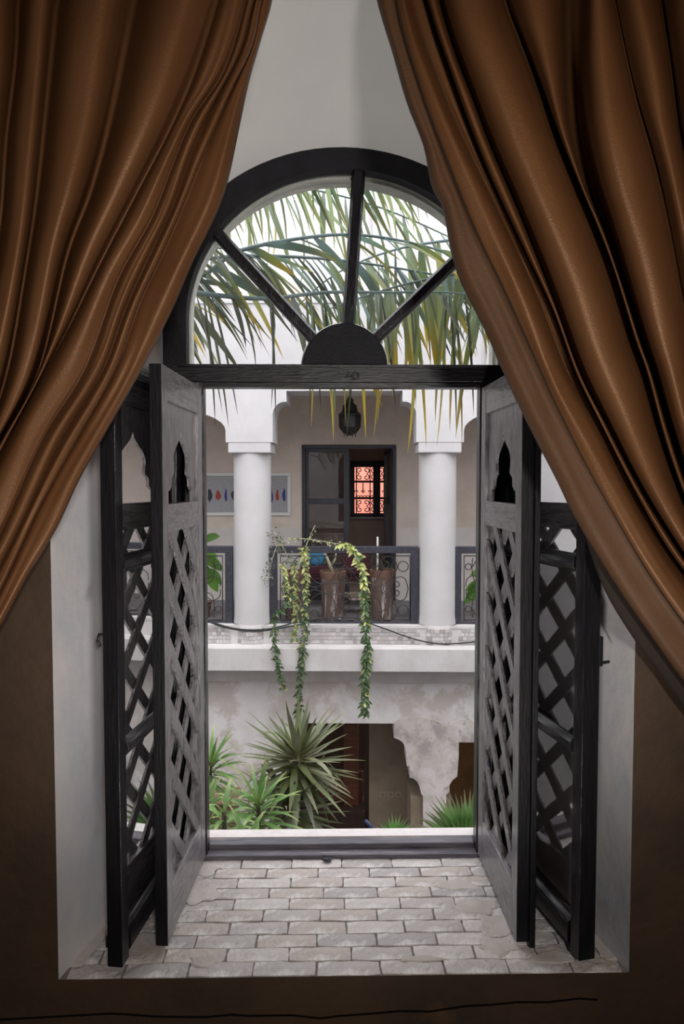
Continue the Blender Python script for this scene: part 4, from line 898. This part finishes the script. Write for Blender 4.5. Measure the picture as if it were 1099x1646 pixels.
# fan palms
def fan(px, py, Y, r, a0, a1, n_, label, tilt=.25):
    c = at(px, py, Y); base = Vector((c.x, Y, YD)); t = thing('fan_palm', label, 'plant', T(base)); cc = c-base
    q = MB(); q.tube([(0.0, .05, 0), (0, .03, cc.z*.6), cc], [.025, .018, .012], 8); q.obj('stalk', BARK, t, smooth=True)
    for i in range(n_):
        a = R(a0+(a1-a0)*i/(n_-1)); d_ = Vector((math.cos(a), -tilt*(.4+.6*math.sin(a))+(.05 if i % 2 else -.03), math.sin(a)))
        L = r*(.86+.14*math.sin(math.pi*i/(n_-1)))*random.uniform(.94, 1.05)
        leaf_obj(t, 'leaf_segment', cc, d_, L, r*.12, .12, FANM, fold=.5, side=Vector((-math.sin(a), 0, math.cos(a))), prof=(.15, .5, .85, 1, .8, .45, .2, .03))
    return t
fan(752, 1362, 4.8, .50, 14, 166, 40, 'bright green fan palm leaf low at the right shutter')
fan(634, 1346, 5.0, .22, 35, 150, 14, 'small fan palm leaf tip just above the sill right of centre')
# blue pole end
p0, p1 = at(587, 1319, 5.2), at(625, 1362, 5.2)
t = thing('garden_pole', 'blue and white pole end poking up near the corbel pillar', 'pole', T((p0.x+.35, 5.2, YD)))
b0 = t.matrix_world.translation
q = MB(); q.tube([p0-b0, p0-b0+(p1-p0)*.62], [.016, .012], 10); q.obj('blue_grip', mat('navy_plastic', (.012, .03, .085), rough=.4), t, smooth=True)
q = MB(); q.tube([p0-b0+(p1-p0)*.6, p1-b0, Vector((0, 0, .0))], .011, 8); q.obj('shaft', STONE, t, smooth=True)
# broad-leaved plants on the gallery
def banana(lst, label, root_px, v):
    c = fa(root_px, 995, v); t = thing('potted_banana', label, 'plant', FM @ T((c.x, v, GF)))
    q = MB(); q.lathe([(.10, 0), (.13, .2), (.14, .22), (.12, .22), (.001, .2)], n=18); q.obj('pot', TERRR, t, smooth=False)
    for (x0, y0, x1, y1, wd) in lst:
        a, b = fa(x0, y0, v)-Vector((c.x, v, GF)), fa(x1, y1, v+.06)-Vector((c.x, v, GF)); b = Vector(b)
        q = MB(); q.tube([Vector((0, 0, .2)), (Vector((0, 0, .2))+a)/2+Vector((0, .03, .1)), a], .008, 6); st_ = q.obj('leaf_stalk', BANA, t, smooth=True)
        pts = [a.lerp(b, i/8)+Vector((0, 0, .03*math.sin(math.pi*i/8))) for i in range(9)]
        q = MB(); q.blade(pts, [wd*k_ for k_ in (.08, .5, .8, .95, 1, .95, .8, .5, .05)], Vector((b-a).cross(Vector((0, 1, 0)))), .15); q.obj('leaf', BANA, t, smooth=True)
banana([(325, 872, 353, 862, .11), (318, 900, 350, 895, .15), (325, 895, 358, 918, .15), (330, 915, 356, 940, .15), (332, 925, 350, 952, .14), (322, 905, 338, 935, .14)], 'broad-leaved plant behind the left railing beside the left shutter', 325, .55)
banana([(782, 930, 747, 968, .14), (785, 925, 755, 925, .12), (790, 940, 765, 975, .12), (782, 935, 748, 950, .12), (786, 950, 743, 972, .08)], 'broad-leaved plant behind the right railing beside the right shutter', 790, .55)
# hanging vines
def vine(pl, v, n_, label, mats, lw=.05, spread=.035, ramp=None, seed=1, bushy=1.0):
    rg = random.Random(seed); P = poly_at(pl, 40); W_ = [fa(p.x, p.y, v) for p in P]
    for i in range(len(W_)): W_[i] += Vector((0, noise.noise(Vector((i*.3, seed, 0)))*.03, 0))
    t = thing('trailing_vine', label, 'vine', FM @ T(W_[0])); b0 = W_[0]; W_ = [w_-b0 for w_ in W_]
    q = MB(); q.tube(W_, .0055, 5); q.obj('stem', STEMM if v > -.2 else BARK, t, smooth=True)
    q = MB()
    n_ = int(n_*1.3)
    for i in range(n_):
        u = i/n_; f = u*(len(W_)-1); k_ = int(f); p = W_[k_].lerp(W_[min(k_+1, len(W_)-1)], f-k_)
        sg = 1 if i % 2 else -1; az = rg.uniform(-1.2, 1.2)
        d_ = Vector((sg*math.cos(az), -abs(math.sin(az))*.8, rg.uniform(-1.0, .6))).normalized()
        L = lw*rg.uniform(.6, 1.45)*bushy; p = p+Vector((rg.uniform(-1, 1), rg.uniform(-1, 0), rg.uniform(-.5, .5)))*spread*.65
        mi = 0 if rg.random() > (ramp(u) if ramp else 0) else 1
        sd = d_.cross(Vector((rg.uniform(-.5, .5), 1, rg.uniform(-.5, .5))))
        q.blade([p, p+d_*L*.35, p+d_*L*.7+Vector((0, 0, -.1*L)), p+d_*L+Vector((0, 0, -.3*L))], [L*.1, L*.5, L*.38, L*.03], sd, .25, mi)
    o = q.obj('leaves', mats, t); o['kind'] = 'stuff'; return t
yg = lambda c: (lambda u: max(.06, 1-u/c) if u < c else .06)
vine([(455, 908), (460, 935), (463, 955), (466, 965), (455, 978), (443, 990), (441, 1010), (442, 1040), (446, 1060), (450, 1080), (455, 1110)], -.30, 170, 'leafy vine hanging beside the left column over the ledge', [VINE, VINEY], ramp=yg(.4), seed=1)
vine([(476, 902), (473, 915), (473, 940), (477, 965), (476, 990), (474, 1012), (473, 1030)], -.22, 105, 'yellow-green vine hanging left of the longest vine, ending at the ledge', [VINE, VINEY], ramp=lambda u: .55, seed=2)
vine([(488, 880), (492, 905), (491, 930), (493, 955), (490, 985), (491, 1010), (487, 1040), (484, 1070), (482, 1100), (480, 1130), (478, 1150)], -.30, 210, 'longest leafy vine hanging from the middle railing down past the ledge', [VINE, VINEY], ramp=yg(.62), seed=3, lw=.055)
vine([(545, 876), (560, 878), (572, 888), (578, 905), (583, 920), (585, 950), (587, 980), (588, 1010), (590, 1040), (589, 1070), (586, 1100), (587, 1150)], -.30, 270, 'thick leafy vine hanging alone at the right of the middle railing', [VINE, VINEY], ramp=yg(.5), seed=4, lw=.06, bushy=1.1)
vine([(437, 852), (447, 868), (442, 885), (436, 905), (432, 930), (428, 938)], .02, 80, 'dusty small-leaved sprig climbing the left railing post', [VINEP, VINEP], seed=5, lw=.03, spread=.12)
vine([(447, 865), (455, 880), (462, 895), (470, 912)], .05, 55, 'dusty small-leaved sprig over the top rail beside the left column', [VINEP, VINEP], seed=6, lw=.032, spread=.14)
vine([(455, 873), (475, 866), (505, 868), (535, 873), (560, 876)], .1, 40, 'thin pale vine stem running along the middle top rail', [VINEP, VINEY], seed=7, lw=.03, spread=.08, ramp=lambda u: .5)
vine([(497, 905), (492, 880), (500, 858), (506, 845)], .12, 16, 'upright thin twig rising above the middle top rail', [VINEP, VINEY], seed=8, lw=.03, spread=.05, ramp=lambda u: .6)

# ---- palm tree by the window
random.seed(21)
PX, PY_ = -1.75, 3.55
palm = thing('palm_tree', 'feather palm beside the window with arching fronds across the fanlight', 'palm tree', T((PX, PY_, YD)))
b0 = Vector((PX, PY_, YD)); crown = Vector((PX, PY_, 1.95))
q = MB(); q.tube([Vector((0, 0, 0))]+[Vector((.05*math.sin(i*.7), .03*math.cos(i), i*.72)) for i in range(1, 8)]+[crown-b0], [.17, .16, .15, .145, .14, .14, .14, .145, .12], 14); q.obj('trunk', BARK, palm, smooth=True)
LM = {}
def leaflet_mesh(m_, k):
    if (m_.name, k) not in LM:
        rg = random.Random(k*7+1); dr = (.05, .15, .3, .55)[k % 4]; pts = arc_pts((0, 0, 0), (1, 0, 0), 1.0, dr, 8)
        q = MB(); q.blade(pts, [1.0*x for x in (.35, .8, 1, 1, .95, .8, .6, .38, .03)], (0, 1, 0), .035)
        LM[(m_.name, k)] = q.mesh('leaflet', m_, True)
    return LM[(m_.name, k)]
rc = random.Random(5)
def put_leaflet(par, p, d_, L, wd, m_, k, roll=0):
    x = Vector(d_).normalized(); z = Vector((0, 0, 1)); y = z.cross(x); y = y.normalized() if y.length > .05 else Vector((0, 1, 0)); z = x.cross(y)
    Mx = Matrix(((x.x, y.x, z.x, p.x), (x.y, y.y, z.y, p.y), (x.z, y.z, z.z, p.z), (0, 0, 0, 1))) @ Matrix.Rotation(roll, 4, 'X') @ Matrix.Diagonal((L, wd*2, L, 1))
    inst('leaflet', leaflet_mesh(m_, k), par, Mx)
def frond(pl, Ys, n_, L, mats, dirs, wd=.026, r=.008, u0=.0, jit=.22, ends=1):
    """pl: where the midrib runs as seen from the window, Ys: its depth along; dirs: leaflet directions start/end"""
    P = poly_at(pl, 30); pts = []
    for i, p in enumerate(P):
        u = i/30; Yd = Ys[0]+(Ys[1]-Ys[0])*u; pts.append(at(p.x, p.y, Yd)-b0)
    full = [crown-b0, (crown-b0).lerp(pts[0], .5)+Vector((0, 0, .12))]+pts if u0 == 0 else pts
    q = MB(); nn = len(full); q.tube(full, [r*(1.5-1.2*i/(nn-1)) for i in range(nn)], 7); fr_ = q.obj('frond', PALMA if mats[0] is not PALMC else PALMC, palm, smooth=True)
    for i in range(n_):
        u = rc.uniform(0, 1) if jit > .5 else (i+rc.random())/n_; f = u*30; k_ = min(29, int(f)); p = pts[k_].lerp(pts[k_+1], f-k_)
        da, db = dirs; d_ = Vector(da).lerp(Vector(db), u)
        d_ = Vector((d_.x+rc.uniform(-jit, jit), d_.y+rc.uniform(-.45, .45), d_.z+rc.uniform(-jit, jit)))
        put_leaflet(fr_, p, d_, L*rc.uniform(.7, 1.2), wd*rc.uniform(.4, 1.1), rc.choice(mats), rc.randrange(4), rc.uniform(-.8, .8))
    return fr_
# main midrib across the middle of the fanlight
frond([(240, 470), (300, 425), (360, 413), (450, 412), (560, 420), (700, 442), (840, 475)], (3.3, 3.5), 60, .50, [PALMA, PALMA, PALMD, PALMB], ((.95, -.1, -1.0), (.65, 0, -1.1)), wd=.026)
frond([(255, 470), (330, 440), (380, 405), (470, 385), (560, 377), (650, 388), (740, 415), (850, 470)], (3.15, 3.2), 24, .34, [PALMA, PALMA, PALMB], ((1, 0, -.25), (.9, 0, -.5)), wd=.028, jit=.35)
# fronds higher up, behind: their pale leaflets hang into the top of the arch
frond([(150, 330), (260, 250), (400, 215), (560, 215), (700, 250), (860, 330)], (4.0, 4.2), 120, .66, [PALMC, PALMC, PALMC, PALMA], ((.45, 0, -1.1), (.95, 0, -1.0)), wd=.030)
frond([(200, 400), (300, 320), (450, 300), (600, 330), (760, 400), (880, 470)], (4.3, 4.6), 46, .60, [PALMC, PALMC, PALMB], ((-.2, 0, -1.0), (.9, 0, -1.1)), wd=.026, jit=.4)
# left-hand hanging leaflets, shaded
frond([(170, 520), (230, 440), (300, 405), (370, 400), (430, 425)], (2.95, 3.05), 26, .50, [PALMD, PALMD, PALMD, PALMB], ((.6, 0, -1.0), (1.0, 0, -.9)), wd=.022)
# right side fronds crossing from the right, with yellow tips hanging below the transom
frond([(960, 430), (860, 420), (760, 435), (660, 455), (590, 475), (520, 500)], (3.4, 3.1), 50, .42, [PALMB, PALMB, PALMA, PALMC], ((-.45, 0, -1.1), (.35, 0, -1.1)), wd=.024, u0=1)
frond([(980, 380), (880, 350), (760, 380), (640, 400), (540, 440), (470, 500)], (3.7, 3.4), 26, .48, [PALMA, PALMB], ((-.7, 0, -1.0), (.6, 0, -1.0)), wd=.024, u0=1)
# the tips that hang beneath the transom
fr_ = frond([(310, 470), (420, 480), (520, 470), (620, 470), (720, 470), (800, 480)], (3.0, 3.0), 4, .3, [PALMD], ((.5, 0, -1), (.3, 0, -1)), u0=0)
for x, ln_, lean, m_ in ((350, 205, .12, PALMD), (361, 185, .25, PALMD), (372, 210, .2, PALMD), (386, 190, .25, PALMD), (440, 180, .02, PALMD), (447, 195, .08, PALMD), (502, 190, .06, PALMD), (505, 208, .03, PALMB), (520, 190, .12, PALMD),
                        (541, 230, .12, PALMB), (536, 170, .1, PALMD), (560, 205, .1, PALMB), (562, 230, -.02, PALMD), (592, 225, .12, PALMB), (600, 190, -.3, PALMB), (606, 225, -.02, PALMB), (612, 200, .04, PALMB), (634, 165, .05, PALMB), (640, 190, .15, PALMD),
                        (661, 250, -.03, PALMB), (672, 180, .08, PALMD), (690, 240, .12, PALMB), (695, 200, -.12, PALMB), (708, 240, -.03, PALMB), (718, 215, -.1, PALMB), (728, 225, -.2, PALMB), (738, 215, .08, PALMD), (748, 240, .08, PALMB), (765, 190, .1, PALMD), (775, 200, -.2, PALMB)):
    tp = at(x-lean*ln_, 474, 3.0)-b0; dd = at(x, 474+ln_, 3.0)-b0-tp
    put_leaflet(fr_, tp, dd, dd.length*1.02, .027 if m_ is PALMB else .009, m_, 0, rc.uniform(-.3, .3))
